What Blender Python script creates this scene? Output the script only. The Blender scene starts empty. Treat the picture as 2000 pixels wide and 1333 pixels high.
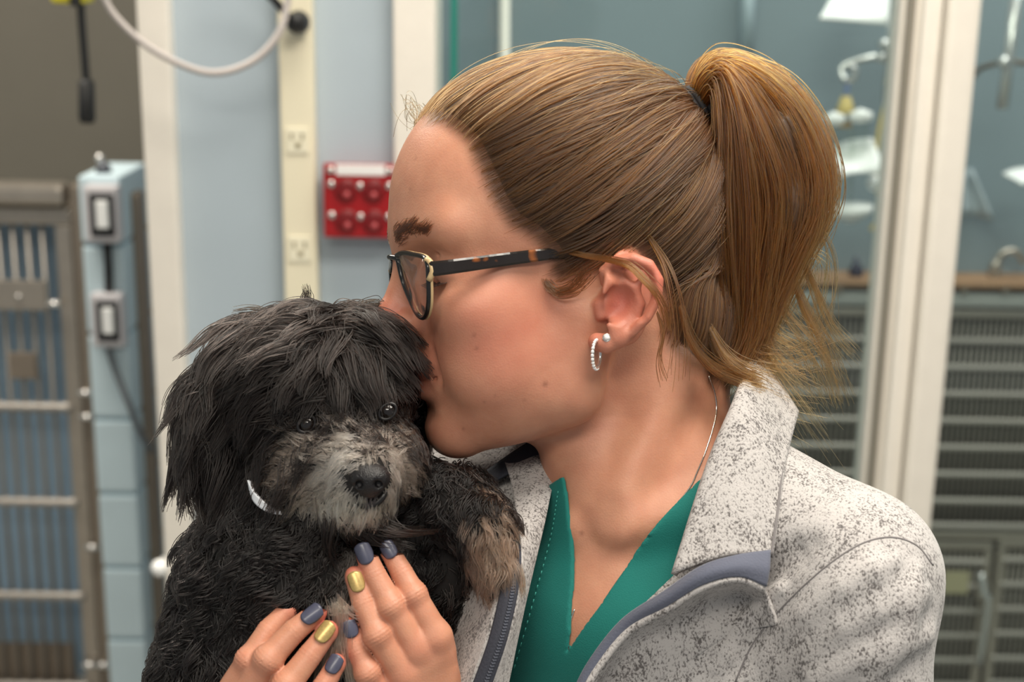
import bpy, bmesh, math, random
import numpy as np
from mathutils import Matrix, Vector

SC = bpy.context.scene
COL = SC.collection
random.seed(7)
RNG = np.random.default_rng(7)
PI = math.pi

# ------------------------------------------------------------------ camera
F0 = 2778.0                       # focal length in pixels of the 2000 px wide frame
D0 = 0.80                         # distance of the two heads from the lens, metres
S = D0 / F0                       # metres per "figure pixel"
CAM = np.array([0.0, 0.0, 1.60])
PITCH, ROLL = math.radians(15.0), math.radians(0.9)
_F = np.array([0, math.cos(PITCH), -math.sin(PITCH)])
_U0 = np.array([0, math.sin(PITCH), math.cos(PITCH)])
_R0 = np.array([1.0, 0, 0])
CR = _R0 * math.cos(ROLL) + _U0 * math.sin(ROLL)
CU = _U0 * math.cos(ROLL) - _R0 * math.sin(ROLL)
CF = _F
cam_data = bpy.data.cameras.new('camera')
cam = bpy.data.objects.new('camera', cam_data)
COL.objects.link(cam)
cam_data.sensor_width = 36.0
cam_data.lens = 36.0 * F0 / 2000.0
cam_data.clip_start = 0.02
cam.matrix_world = Matrix(((CR[0], CU[0], -CF[0], CAM[0]), (CR[1], CU[1], -CF[1], CAM[1]),
                           (CR[2], CU[2], -CF[2], CAM[2]), (0, 0, 0, 1)))
cam_data.dof.use_dof = True
cam_data.dof.focus_distance = 0.765
cam_data.dof.aperture_fstop = 7.1
SC.camera = cam

# ------------------------------------------------------------------ light
SC.view_settings.view_transform = 'Standard'
SC.view_settings.look = 'None'
SC.view_settings.gamma = 1.0
SC.view_settings.use_curve_mapping = False
SC.view_settings.exposure = 0.08
SC.cycles.max_bounces = 8; SC.cycles.diffuse_bounces = 3; SC.cycles.glossy_bounces = 3; SC.cycles.transmission_bounces = 6; SC.cycles.transparent_max_bounces = 16
world = bpy.data.worlds.new('room_air'); SC.world = world
world.use_nodes = True
world.node_tree.nodes['Background'].inputs[0].default_value = (0.93, 0.97, 1.0, 1)
world.node_tree.nodes['Background'].inputs[1].default_value = 0.30

def area(name, loc, target, size, power, col=(1, 0.95, 0.87), size_y=None):
    l = bpy.data.lights.new(name, 'AREA'); l.energy = power; l.color = col
    l.shape = 'RECTANGLE'; l.size = size; l.size_y = size_y or size
    o = bpy.data.objects.new(name, l); COL.objects.link(o)
    o.location = loc
    d = Vector(target) - Vector(loc)
    o.rotation_euler = d.to_track_quat('-Z', 'Y').to_euler()
    return o
# the fluorescent ceiling troffers of the treatment room and of the ward behind the glass
area('ceiling_light_near', (0.55, 0.45, 2.62), (0.55, 0.45, 0), 1.2, 33, (1, 0.93, 0.82), 0.6)
area('ceiling_light_back', (-0.3, -0.9, 2.62), (-0.3, -0.9, 0), 1.2, 27, (1, 0.93, 0.82), 0.6)
area('ceiling_light_window', (0.2, 1.45, 2.62), (0.2, 1.6, 0), 1.2, 20, (1, 0.93, 0.82), 0.5)
area('ceiling_light_ward', (1.2, 2.45, 2.62), (1.2, 2.45, 0), 1.2, 24, (1, 0.97, 0.92), 0.6)
area('ceiling_light_kennel', (-1.15, 2.2, 2.62), (-1.15, 2.4, 0), 0.9, 42, (1, 0.93, 0.82), 0.5)

# ------------------------------------------------------------------ helpers
def lin(c):
    r = []
    for v in c[:3]:
        v = v / 255.0
        r.append(v / 12.92 if v <= 0.04045 else ((v + 0.055) / 1.055) ** 2.4)
    return tuple(r)

def at(px, py, Y):
    """world point seen at a pixel, on the vertical plane y = Y"""
    d = (px - 1000.0) * CR - (py - 666.5) * CU + F0 * CF
    return CAM + d * ((Y - CAM[1]) / d[1])

def to_world(p):
    """figure space (x right, y down, z away, 1 unit = 1 px at the heads) -> metres"""
    p = np.asarray(p, dtype=float)
    return CAM + S * (p[..., 0:1] * CR - p[..., 1:2] * CU + (p[..., 2:3] + F0) * CF)

def P(px, py, Z=0.0):
    k = (F0 + Z) / F0
    return np.array([(px - 1000.0) * k, (py - 666.5) * k, Z])

def node(nt, t, **kw):
    n = nt.nodes.new(t)
    for k, v in kw.items():
        setattr(n, k, v)
    return n

MATS = {}
def mat(name, rgb, rough=0.5, metal=0.0, spec=0.5, vary=0.0, vscale=20.0, bump=0.0, bscale=200.0, sheen=0.0,
        coat=0.0, stretch=None, bdist=0.001):
    m = bpy.data.materials.new(name); m.use_nodes = True
    nt = m.node_tree; b = nt.nodes['Principled BSDF']
    c = lin(rgb)
    b.inputs['Base Color'].default_value = (*c, 1)
    b.inputs['Roughness'].default_value = rough
    b.inputs['Metallic'].default_value = metal
    b.inputs['Specular IOR Level'].default_value = spec
    b.inputs['Sheen Weight'].default_value = sheen
    b.inputs['Coat Weight'].default_value = coat
    tc = node(nt, 'ShaderNodeTexCoord')
    src = tc.outputs['Object']
    if stretch:
        mp = node(nt, 'ShaderNodeMapping'); mp.inputs['Scale'].default_value = stretch
        nt.links.new(src, mp.inputs[0]); src = mp.outputs[0]
    if vary:
        n = node(nt, 'ShaderNodeTexNoise'); n.inputs['Scale'].default_value = vscale; n.inputs['Detail'].default_value = 4
        nt.links.new(src, n.inputs['Vector'])
        r = node(nt, 'ShaderNodeValToRGB')
        r.color_ramp.elements[0].position = 0.3; r.color_ramp.elements[1].position = 0.7
        r.color_ramp.elements[0].color = (*[max(0, v * (1 - vary)) for v in c], 1)
        r.color_ramp.elements[1].color = (*[min(1, v * (1 + vary)) for v in c], 1)
        nt.links.new(n.outputs['Fac'], r.inputs[0]); nt.links.new(r.outputs[0], b.inputs['Base Color'])
    if bump:
        n = node(nt, 'ShaderNodeTexNoise'); n.inputs['Scale'].default_value = bscale; n.inputs['Detail'].default_value = 3
        nt.links.new(src, n.inputs['Vector'])
        bp = node(nt, 'ShaderNodeBump'); bp.inputs['Strength'].default_value = bump; bp.inputs['Distance'].default_value = bdist
        nt.links.new(n.outputs['Fac'], bp.inputs['Height']); nt.links.new(bp.outputs[0], b.inputs['Normal'])
    MATS[name] = m
    return m

def tag(o, label=None, cat=None, group=None, kind=None):
    if label: o['label'] = label
    if cat: o['category'] = cat
    if group: o['group'] = group
    if kind: o['kind'] = kind
    return o

def setparent(o, parent):
    if parent is not None:
        o.parent = parent
        # every parent is unrotated and all parts are given in world space, so only its own location is undone
        o.matrix_parent_inverse = Matrix.Translation(-Vector(parent.location))

def link(name, data, material=None, parent=None):
    o = bpy.data.objects.new(name, data); COL.objects.link(o)
    if material is not None:
        data.materials.append(material)
    setparent(o, parent)
    return o

def empty(name, loc):
    o = bpy.data.objects.new(name, None); COL.objects.link(o); o.location = tuple(loc); o.empty_display_size = 0.05
    return o

def mesh_from(name, verts, faces, smooth=True):
    me = bpy.data.meshes.new(name)
    verts = np.asarray(verts, dtype=np.float32); faces = np.asarray(faces, dtype=np.int32)
    n = faces.shape[1]
    me.vertices.add(len(verts)); me.vertices.foreach_set('co', verts.ravel())
    me.loops.add(faces.size); me.loops.foreach_set('vertex_index', faces.ravel())
    me.polygons.add(len(faces))
    me.polygons.foreach_set('loop_start', np.arange(0, faces.size, n, dtype=np.int32))
    me.polygons.foreach_set('use_smooth', np.full(len(faces), smooth))
    me.update(calc_edges=True); me.validate()
    return me

def bm_obj(name, bm, material, parent=None, smooth=False, loc=None):
    me = bpy.data.meshes.new(name); bm.to_mesh(me); bm.free()
    if smooth:
        me.polygons.foreach_set('use_smooth', np.ones(len(me.polygons), dtype=bool))
    o = link(name, me, material, parent)
    if loc is not None:
        o.location = tuple(loc)
    return o

def add_box(bm, lo, hi, bevel=0.0):
    lo = np.minimum(lo, hi) * 1.0 if False else np.array(lo, float); hi = np.array(hi, float)
    a, b = np.minimum(lo, hi), np.maximum(lo, hi)
    r = bmesh.ops.create_cube(bm, size=1.0)
    vs = r['verts']
    bmesh.ops.scale(bm, vec=tuple(b - a), verts=vs)
    bmesh.ops.translate(bm, vec=tuple((a + b) / 2), verts=vs)
    if bevel > 0:
        es = list({e for v in vs for e in v.link_edges})
        bmesh.ops.bevel(bm, geom=es, offset=bevel, segments=2, affect='EDGES', profile=0.6)

def box(name, lo, hi, material, parent=None, bevel=0.002):
    bm = bmesh.new(); add_box(bm, lo, hi, bevel)
    return bm_obj(name, bm, material, parent)

def pxbox(name, x0, x1, y0, y1, Y, thick, material, parent=None, bevel=0.002, lean=False):
    """upright box whose front face (at y=Y) covers a pixel rectangle; thick goes away from the lens"""
    xm, ym = (x0 + x1) / 2, (y0 + y1) / 2
    a = at(x0, ym, Y)[0]; b = at(x1, ym, Y)[0]; t = at(xm, y0, Y)[2]; d = at(xm, y1, Y)[2]
    return box(name, (a, Y, d), (b, Y + thick, t), material, parent, bevel)

def frame_along(pts):
    pts = np.asarray(pts, float)
    tn = np.gradient(pts, axis=0); tn /= np.linalg.norm(tn, axis=1)[:, None] + 1e-12
    n = np.cross(tn[0], [0.13, 0.31, 0.94]); n /= np.linalg.norm(n)
    ns = []
    for t in tn:
        n = n - t * np.dot(n, t); n /= np.linalg.norm(n) + 1e-12
        ns.append(n.copy())
    ns = np.array(ns); bs = np.cross(tn, ns)
    return tn, ns, bs

def tube_arrays(pts, rad, seg=8, close=False):
    pts = np.asarray(pts, float); n = len(pts)
    rad = np.broadcast_to(np.asarray(rad, float), (n,)) if np.ndim(rad) <= 1 else rad
    tn, ns, bs = frame_along(pts)
    an = np.linspace(0, 2 * PI, seg, endpoint=False)
    ring = ns[:, None, :] * np.cos(an)[None, :, None] + bs[:, None, :] * np.sin(an)[None, :, None]
    v = (pts[:, None, :] + ring * rad[:, None, None]).reshape(-1, 3)
    f = []
    m = n if close else n - 1
    for i in range(m):
        j = (i + 1) % n
        for k in range(seg):
            k2 = (k + 1) % seg
            f.append((i * seg + k, i * seg + k2, j * seg + k2, j * seg + k))
    if not close:
        v = np.vstack([v, pts[0], pts[-1]])
        a, b = n * seg, n * seg + 1
        for k in range(seg):
            k2 = (k + 1) % seg
            f.append((a, k2, k, k)); f.append((b, (n - 1) * seg + k, (n - 1) * seg + k2, (n - 1) * seg + k2))
    return v, f

def pyd(name, v, f, material, parent=None, smooth=True):
    me = bpy.data.meshes.new(name)
    f = [tuple(dict.fromkeys(q)) for q in f]
    me.from_pydata([tuple(map(float, x)) for x in v], [], f); me.update()
    if smooth:
        me.polygons.foreach_set('use_smooth', np.ones(len(me.polygons), dtype=bool))
    return link(name, me, material, parent)

def tube(name, pts, rad, material, parent=None, seg=8, close=False):
    v, f = tube_arrays(pts, rad, seg, close)
    return pyd(name, v, f, material, parent)

def crom(pts, n):
    """Catmull-Rom through control points, n samples"""
    p = np.asarray(pts, float)
    q = np.vstack([2 * p[0] - p[1], p, 2 * p[-1] - p[-2]])
    t = np.linspace(0, len(p) - 1 - 1e-6, n); i = t.astype(int); u = (t - i)[:, None]
    a, b, c, d = q[i], q[i + 1], q[i + 2], q[i + 3]
    return 0.5 * ((2 * b) + (c - a) * u + (2 * a - 5 * b + 4 * c - d) * u ** 2 + (3 * b - a - 3 * c + d) * u ** 3)

def patch(name, rows, material, parent, nu=40, nv=24, thick=8.0, disp=None, offset=0.0):
    """cloth panel through a grid of (px, py, Z) control points, given thickness"""
    ctl = np.array([[P(*c) for c in r] for r in rows])
    r1 = np.array([crom(r, nu) for r in ctl])
    g = np.array([crom(r1[:, k], nv) for k in range(nu)])           # nu, nv, 3
    if disp is not None:
        g = disp(g)
    v = to_world(g.reshape(-1, 3))
    idx = np.arange(nu * nv).reshape(nu, nv)
    f = np.stack([idx[:-1, :-1], idx[1:, :-1], idx[1:, 1:], idx[:-1, 1:]], -1).reshape(-1, 4)
    o = link(name, mesh_from(name, v, f), material, parent)
    sm = o.modifiers.new('thick', 'SOLIDIFY'); sm.thickness = thick * S; sm.offset = offset
    sm.use_even_offset = False
    return o

# ------------------------------------------------------------------ implicit shapes
def nrm(v):
    return v / (np.linalg.norm(v) + 1e-12)

def v3(c):
    return np.asarray(c, np.float32).reshape(3, 1)

# p is (3, n) in all implicit shapes
def ell(p, c, r):
    r = v3(r)
    q = (p - v3(c)) / r
    k0 = np.sqrt(q[0] * q[0] + q[1] * q[1] + q[2] * q[2]) + 1e-6
    q /= r
    k1 = np.sqrt(q[0] * q[0] + q[1] * q[1] + q[2] * q[2]) + 1e-9
    return k0 * (k0 - 1) / k1

def rell(p, c, r, ax):
    """ellipsoid with own axes (rows of ax)"""
    return ell(np.asarray(ax, np.float32) @ (p - v3(c)), (0, 0, 0), r)

def cap(p, a, b, r1, r2=None):
    r2 = r1 if r2 is None else r2
    a = np.asarray(a, np.float32); b = np.asarray(b, np.float32); ba = b - a
    x, y, z = p[0] - a[0], p[1] - a[1], p[2] - a[2]
    t = (x * ba[0] + y * ba[1] + z * ba[2]) / float(ba @ ba)
    np.clip(t, 0, 1, out=t)
    x -= t * ba[0]; y -= t * ba[1]; z -= t * ba[2]
    return np.sqrt(x * x + y * y + z * z) - (r1 + (r2 - r1) * t)

def ball(p, c):
    x, y, z = p[0] - float(c[0]), p[1] - float(c[1]), p[2] - float(c[2])
    return np.sqrt(x * x + y * y + z * z)

def near(p, c, r, fn, margin=40.0):
    """evaluate a detail only around itself; elsewhere a safe lower bound of its distance"""
    d = ball(p, c) - r
    m = d < margin
    if m.any():
        d[m] = fn(p[:, m])
    return d

def chain(p, pts, rs):
    d = None
    for i in range(len(pts) - 1):
        e = cap(p, pts[i], pts[i + 1], rs[i], rs[i + 1])
        d = e if d is None else np.minimum(d, e)
    return d

def smin(a, b, k):
    h = np.maximum(k - np.abs(a - b), 0) / k
    return np.minimum(a, b) - h * h * k * 0.25

def smax(a, b, k):
    return -smin(-a, -b, k)

def evalc(sdf, p, n=40000):
    p = np.ascontiguousarray(np.asarray(p, np.float32).T)
    if p.shape[1] <= n:
        return sdf(p)
    return np.concatenate([sdf(p[:, i:i + n]) for i in range(0, p.shape[1], n)])

def grad(sdf, p, e=1.5):
    p = np.asarray(p, np.float32)
    k = np.array([[1, -1, -1], [-1, -1, 1], [-1, 1, -1], [1, 1, 1]], np.float32)
    g = sum(k[i][None] * evalc(sdf, p + e * k[i])[:, None] for i in range(4))
    return g / (np.linalg.norm(g, axis=1)[:, None] + 1e-9)

def surface_net(sdf, lo, hi, h, B=8, slack=1.9, newton=2):
    lo = np.asarray(lo, float); hi = np.asarray(hi, float)
    nb = np.ceil((hi - lo) / (h * B)).astype(int)
    n = nb * B + 1
    vol = np.full(tuple(n), 1e3, np.float32)
    gi = np.stack(np.meshgrid(*[np.arange(k) for k in nb], indexing='ij'), -1).reshape(-1, 3)
    cen = lo + (gi + 0.5) * (h * B)
    d = evalc(sdf, cen)
    inside = d < 0
    for b in gi[inside]:
        vol[b[0] * B:b[0] * B + B + 1, b[1] * B:b[1] * B + B + 1, b[2] * B:b[2] * B + B + 1] = -1e3
    keep = gi[np.abs(d) < h * B * 0.87 * slack]
    off = np.stack(np.meshgrid(*[np.arange(B + 1)] * 3, indexing='ij'), -1).reshape(-1, 3)
    for i in range(0, len(keep), 160):
        kb = keep[i:i + 160]
        idx = (kb[:, None, :] * B + off[None]).reshape(-1, 3)
        v = evalc(sdf, lo + idx * h)
        vol[idx[:, 0], idx[:, 1], idx[:, 2]] = v
    s = vol < 0
    cnt = np.zeros(tuple(n - 1), np.int8)
    for dx in (0, 1):
        for dy in (0, 1):
            for dz in (0, 1):
                cnt += s[dx:n[0] - 1 + dx, dy:n[1] - 1 + dy, dz:n[2] - 1 + dz]
    act = np.argwhere((cnt > 0) & (cnt < 8))
    vid = np.full(tuple(n - 1), -1, np.int32); vid[act[:, 0], act[:, 1], act[:, 2]] = np.arange(len(act))
    acc = np.zeros((len(act), 3)); num = np.zeros(len(act))
    corners = [(x, y, z) for x in (0, 1) for y in (0, 1) for z in (0, 1)]
    for c in corners:
        for ax in range(3):
            if c[ax] == 0:
                e = list(c); e[ax] = 1
                v0 = vol[act[:, 0] + c[0], act[:, 1] + c[1], act[:, 2] + c[2]]
                v1 = vol[act[:, 0] + e[0], act[:, 1] + e[1], act[:, 2] + e[2]]
                m = (v0 < 0) != (v1 < 0)
                t = np.where(m, v0 / np.where(m, v0 - v1, 1), 0)
                pt = np.tile(np.array(c, float), (len(act), 1)); pt[:, ax] = t
                acc[m] += pt[m]; num[m] += 1
    ver = lo + (act + acc / np.maximum(num, 1)[:, None]) * h
    quads = []
    for ax in range(3):
        sl0 = [slice(None)] * 3; sl1 = [slice(None)] * 3
        sl0[ax] = slice(0, -1); sl1[ax] = slice(1, None)
        e0 = s[tuple(sl0)]; e1 = s[tuple(sl1)]
        pos = np.argwhere(e0 != e1)
        o1, o2 = [(1, 2), (2, 0), (0, 1)][ax]
        ok = (pos[:, o1] > 0) & (pos[:, o2] > 0) & (pos[:, o1] < n[o1] - 1) & (pos[:, o2] < n[o2] - 1)
        pos = pos[ok]
        flip = s[pos[:, 0], pos[:, 1], pos[:, 2]]
        q = []
        for (u, w) in ((-1, -1), (0, -1), (0, 0), (-1, 0)):
            c = pos.copy(); c[:, o1] += u; c[:, o2] += w
            q.append(vid[c[:, 0], c[:, 1], c[:, 2]])
        q = np.stack(q, 1)
        q[~flip] = q[~flip][:, ::-1]
        quads.append(q)
    quads = np.concatenate(quads)
    quads = quads[(quads >= 0).all(1)]
    for _ in range(newton):
        dd = evalc(sdf, ver); g = grad(sdf, ver, h * 0.4)
        ver = ver - g * np.clip(dd, -h * 0.5, h * 0.5)[:, None] * 0.9
    return ver, quads

def trace(sdf, px, py, z0=-900.0, steps=160):
    """first point of an implicit body on the line of sight through a pixel"""
    px = np.atleast_1d(np.asarray(px, float)); py = np.atleast_1d(np.asarray(py, float))
    d = np.stack([px - 1000, py - 666.5, np.full_like(px, F0)], 1); d /= np.linalg.norm(d, axis=1)[:, None]
    o = np.array([0, 0, -F0]); t = np.full(len(px), F0 + z0)
    for _ in range(steps):
        v = evalc(sdf, o + d * t[:, None]); t = t + np.clip(v, -30, 60) * 0.8
    return o + d * t[:, None]

def hair_object(name, paths, radii, colors, material, parent):
    """paths (n, k, 3) in figure space -> a real hair curves object"""
    n, k, _ = paths.shape
    cu = bpy.data.hair_curves.new(name)
    cu.add_curves([k] * n)
    w = to_world(paths.reshape(-1, 3)).astype(np.float32)
    cu.attributes['position'].data.foreach_set('vector', w.ravel())
    ra = cu.attributes.get('radius') or cu.attributes.new('radius', 'FLOAT', 'POINT')
    ra.data.foreach_set('value', (np.broadcast_to(radii, (n, k)) * S).astype(np.float32).ravel())
    ca = cu.attributes.new('tint', 'FLOAT_COLOR', 'POINT')
    c = np.ones((n, k, 4), np.float32)
    c[..., :3] = colors[:, None, :] if colors.ndim == 2 else colors
    ca.data.foreach_set('color', c.ravel())
    return link(name, cu, material, parent)

def hair_mat(name, rough=0.35, radial=0.35, coat=0.0, ior=1.5):
    m = bpy.data.materials.new(name); m.use_nodes = True; nt = m.node_tree
    nt.nodes.clear()
    out = node(nt, 'ShaderNodeOutputMaterial'); h = node(nt, 'ShaderNodeBsdfHairPrincipled')
    h.model = 'CHIANG'; h.parametrization = 'COLOR'
    h.inputs['Roughness'].default_value = rough; h.inputs['Radial Roughness'].default_value = radial
    h.inputs['Coat'].default_value = coat; h.inputs['IOR'].default_value = ior
    a = node(nt, 'ShaderNodeAttribute', attribute_name='tint')
    nt.links.new(a.outputs['Color'], h.inputs['Color']); nt.links.new(h.outputs[0], out.inputs[0])
    return m

# ------------------------------------------------------------------ the setting
YW = 2.02
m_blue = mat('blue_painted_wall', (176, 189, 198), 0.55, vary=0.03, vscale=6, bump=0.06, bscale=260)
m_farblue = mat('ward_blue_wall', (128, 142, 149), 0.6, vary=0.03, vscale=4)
m_olive = mat('taupe_wall', (112, 107, 96), 0.7, vary=0.04, vscale=5)
m_cream = mat('cream_painted_steel', (236, 229, 218), 0.4, vary=0.02, vscale=30)
m_ivory = mat('ivory_plastic', (238, 229, 202), 0.38)
m_floor = mat('grey_vinyl_floor', (150, 148, 142), 0.35, vary=0.08, vscale=60)
m_ceil = mat('white_ceiling_tile', (225, 223, 216), 0.8, vary=0.04, vscale=80)
m_red = mat('red_plastic', (158, 22, 26), 0.28)
m_reddark = mat('red_socket_face', (120, 14, 18), 0.35)
m_slot = mat('dark_slot', (52, 40, 34), 0.6)
m_redslot = mat('red_slot', (70, 8, 10), 0.6)
m_screw = mat('steel_screw', (215, 212, 208), 0.25, metal=0.8)
m_paper = mat('white_label', (238, 234, 232), 0.6)
m_black = mat('black_rubber', (26, 26, 27), 0.5)
m_cable = mat('grey_cable', (176, 168, 164), 0.5)
m_steel = mat('stainless_steel', (172, 163, 152), 0.34, metal=0.75, vary=0.05, vscale=40)
m_steeldk = mat('worn_steel', (140, 128, 115), 0.42, metal=0.6, vary=0.06, vscale=40)
m_wire = mat('cage_wire', (146, 140, 132), 0.45, metal=0.5)
m_rod = mat('bright_steel_rod', (158, 152, 145), 0.4, metal=0.4)
m_cageblue = mat('blue_cage_liner', (160, 186, 206), 0.5, vary=0.06, vscale=12)
m_cagedark = mat('dark_cage_liner', (74, 72, 66), 0.6, vary=0.15, vscale=10)
m_colblue = mat('blue_block', (190, 208, 215), 0.5, vary=0.03, vscale=15, bump=0.15, bscale=300)
m_mortar = mat('blue_joint', (150, 176, 188), 0.7)
m_greybox = mat('grey_device', (190, 186, 188), 0.4)
m_teal = mat('green_glass_edge', (40, 120, 108), 0.2)
m_yellow = mat('yellow_plastic', (214, 200, 30), 0.35)
m_wood = mat('brown_counter_edge', (146, 112, 82), 0.5, vary=0.1, vscale=30)
m_chrome = mat('chrome_tube', (205, 205, 203), 0.2, metal=0.7)
m_white = mat('white_plastic', (240, 240, 238), 0.4)
m_amber = mat('amber_fluid', (214, 190, 120), 0.3)

def clear_mat(name, tint=(1, 1, 1), ior=1.45, rough=0.0):
    m = bpy.data.materials.new(name); m.use_nodes = True; nt = m.node_tree; nt.nodes.clear()
    o = node(nt, 'ShaderNodeOutputMaterial'); mx = node(nt, 'ShaderNodeMixShader')
    lw = node(nt, 'ShaderNodeLayerWeight'); lw.inputs[0].default_value = 0.5
    pw = node(nt, 'ShaderNodeMath', operation='POWER'); pw.inputs[1].default_value = 5.0
    fr = node(nt, 'ShaderNodeMath', operation='MULTIPLY_ADD'); f0 = ((ior - 1) / (ior + 1)) ** 2
    fr.inputs[1].default_value = 1 - f0; fr.inputs[2].default_value = f0
    nt.links.new(lw.outputs['Facing'], pw.inputs[0]); nt.links.new(pw.outputs[0], fr.inputs[0])
    t = node(nt, 'ShaderNodeBsdfTransparent'); t.inputs[0].default_value = (*tint, 1)
    g = node(nt, 'ShaderNodeBsdfGlossy'); g.inputs['Roughness'].default_value = rough
    nt.links.new(fr.outputs[0], mx.inputs[0]); nt.links.new(t.outputs[0], mx.inputs[1])
    nt.links.new(g.outputs[0], mx.inputs[2]); nt.links.new(mx.outputs[0], o.inputs[0])
    return m
m_glass = clear_mat('window_glass', (0.93, 0.97, 0.96))
m_bag = clear_mat('clear_bag', (0.9, 0.92, 0.9), 1.6, 0.15)

CEIL = 2.7
tag(box('floor', (-3.2, -1.2, -0.05), (3.6, 5.0, 0.0), m_floor, bevel=0), kind='structure')
tag(box('ceiling', (-3.2, -1.2, CEIL), (3.6, 5.0, CEIL + 0.05), m_ceil, bevel=0), kind='structure')
xl, xr = at(322, 300, YW)[0], at(790, 300, YW)[0]
tag(box('wall_back', (xl, YW, 0), (xr, YW + 0.12, CEIL), m_blue, bevel=0), kind='structure')
tag(box('wall_light_stop', (xr - 0.12, YW + 0.14, 0), (xr - 0.02, 2.77, CEIL), m_blue, bevel=0), kind='structure')  # unseen divider, added to keep light from leaking between ward and kennel
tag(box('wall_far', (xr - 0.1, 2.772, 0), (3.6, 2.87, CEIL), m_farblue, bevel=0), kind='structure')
tag(box('wall_kennel', (-3.2, 3.75, 0), (xr - 0.12, 3.85, CEIL), m_olive, bevel=0), kind='structure')
tag(box('wall_right', (3.5, -1.2, 0), (3.6, 2.77, CEIL), m_blue, bevel=0), kind='structure')
tag(box('wall_left', (-3.2, -1.2, 0), (-3.1, 3.74, CEIL), m_blue, bevel=0), kind='structure')

def post(name, x0, x1, ypx, Y, thick, material, parent=None, kind=None, bevel=0.004, z0=0.0, z1=CEIL):
    a, b = at(x0, ypx, Y)[0], at(x1, ypx, Y)[0]
    o = box(name, (a, Y, z0), (b, Y + thick, z1), material, parent, bevel)
    if kind: o['kind'] = kind
    return o
post('trim_1', 280, 340, 300, YW - 0.03, 0.18, m_cream, kind='structure')
post('trim_2', 768, 850, 150, YW - 0.03, 0.17, m_cream, kind='structure')
# the glazed partition: window_1 with its panes, stops and mullion
w1 = post('window_1', 1760, 1858, 300, YW - 0.01, 0.12, m_cream, kind='structure')
post('mullion_face', 1829, 1891, 300, YW - 0.045, 0.035, m_cream, w1, bevel=0.008)
post('mullion_rib', 1780, 1818, 300, YW - 0.027, 0.02, m_cream, w1, bevel=0.008)
post('glass_stop', 1737, 1757, 300, YW + 0.005, 0.05, m_cream, w1, bevel=0.003)
post('glass_gasket', 1752, 1766, 300, YW - 0.012, 0.03, mat('grey_gasket', (134, 128, 116), 0.6), w1, bevel=0.002)
xa, xb = at(845, 150, YW)[0], at(1742, 300, YW)[0]
box('pane', (xa, YW + 0.03, 0.02), (xb, YW + 0.036, CEIL - 0.01), m_glass, w1, bevel=0)
xc = at(1880, 300, YW)[0]
box('pane', (xc, YW + 0.03, 0.02), (3.45, YW + 0.036, CEIL - 0.01), m_glass, w1, bevel=0)
post('glass_edge', 880, 893, 80, YW + 0.01, 0.015, m_teal, w1, bevel=0)

# a round white door bumper on the cream trim
c = at(312, 1110, YW - 0.03)
t = empty('door_bumper', c); tag(t, 'small round white bumper knob on the cream post beside the dog', 'knob')
bm = bmesh.new(); bmesh.ops.create_uvsphere(bm, u_segments=16, v_segments=10, radius=0.013)
bm_obj('knob', bm, m_white, t, True).location = c
tube('stem', [c + [0, 0.03, 0], c + [0, 0.002, 0]], 0.006, m_white, t)

# ------------------------------------------------------------------ socket strip
rw = empty('socket_strip', at(578, 666, YW)); tag(rw, 'ivory surface raceway strip with white sockets up the blue wall', 'raceway')
post('channel', 546, 613, 200, YW - 0.028, 0.028, m_ivory, rw, bevel=0.003)
def socket(px, py, parent, plate, slot, w=44, h=50, Y=YW - 0.031):
    s = pxbox('socket', px - w / 2, px + w / 2, py - h / 2, py + h / 2, Y, 0.004, plate, parent, 0.0015)
    pxbox('slot', px - 13, px - 8, py - 14, py - 2, Y - 0.0006, 0.002, slot, s, 0)
    pxbox('slot', px + 8, px + 13, py - 14, py - 2, Y - 0.0006, 0.002, slot, s, 0)
    c = at(px + 2, py + 9, Y)
    tube('ground_hole', [c + [0, -0.0006, 0], c + [0, 0.001, 0]], 0.0042, slot, s, 12)
    return s
m_ivsock = mat('ivory_socket', (240, 233, 208), 0.3)
m_ivslot = mat('ivory_slot', (150, 138, 104), 0.6)
for (sx, sy) in ((580, 275), (585, 487), (576, 52)):
    socket(sx, sy, rw, m_ivsock, m_ivslot)

pl = empty('power_plug', at(577, 45, YW - 0.05)); tag(pl, 'black power plug pushed into the top socket of the ivory strip', 'plug')
c = at(577, 44, YW - 0.06)
tube('plug_body', [c + [0.002, 0.028, 0], c + [0.002, 0.018, 0], c + [0, 0.0, 0], c + [-0.003, -0.012, 0.004]], [0.013, 0.016, 0.014, 0.008], m_black, pl, 12)
tube('plug_cord', crom([c + [-0.003, -0.012, 0.004], at(555, 22, YW - 0.08), at(530, -5, YW - 0.09), at(470, -60, YW - 0.1)], 16), 0.0055, m_black, pl)
gc = tube('cable_loop', crom([at(190, -40, YW - 0.14), at(222, 28, YW - 0.14), at(300, 98, YW - 0.15), at(405, 142, YW - 0.15),
          at(490, 122, YW - 0.14), at(545, 65, YW - 0.13), at(562, 0, YW - 0.12), at(566, -60, YW - 0.12)], 40), 0.0048, m_cable)
tag(gc, 'thin grey cable hanging in a loop across the blue wall', 'cable')

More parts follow.
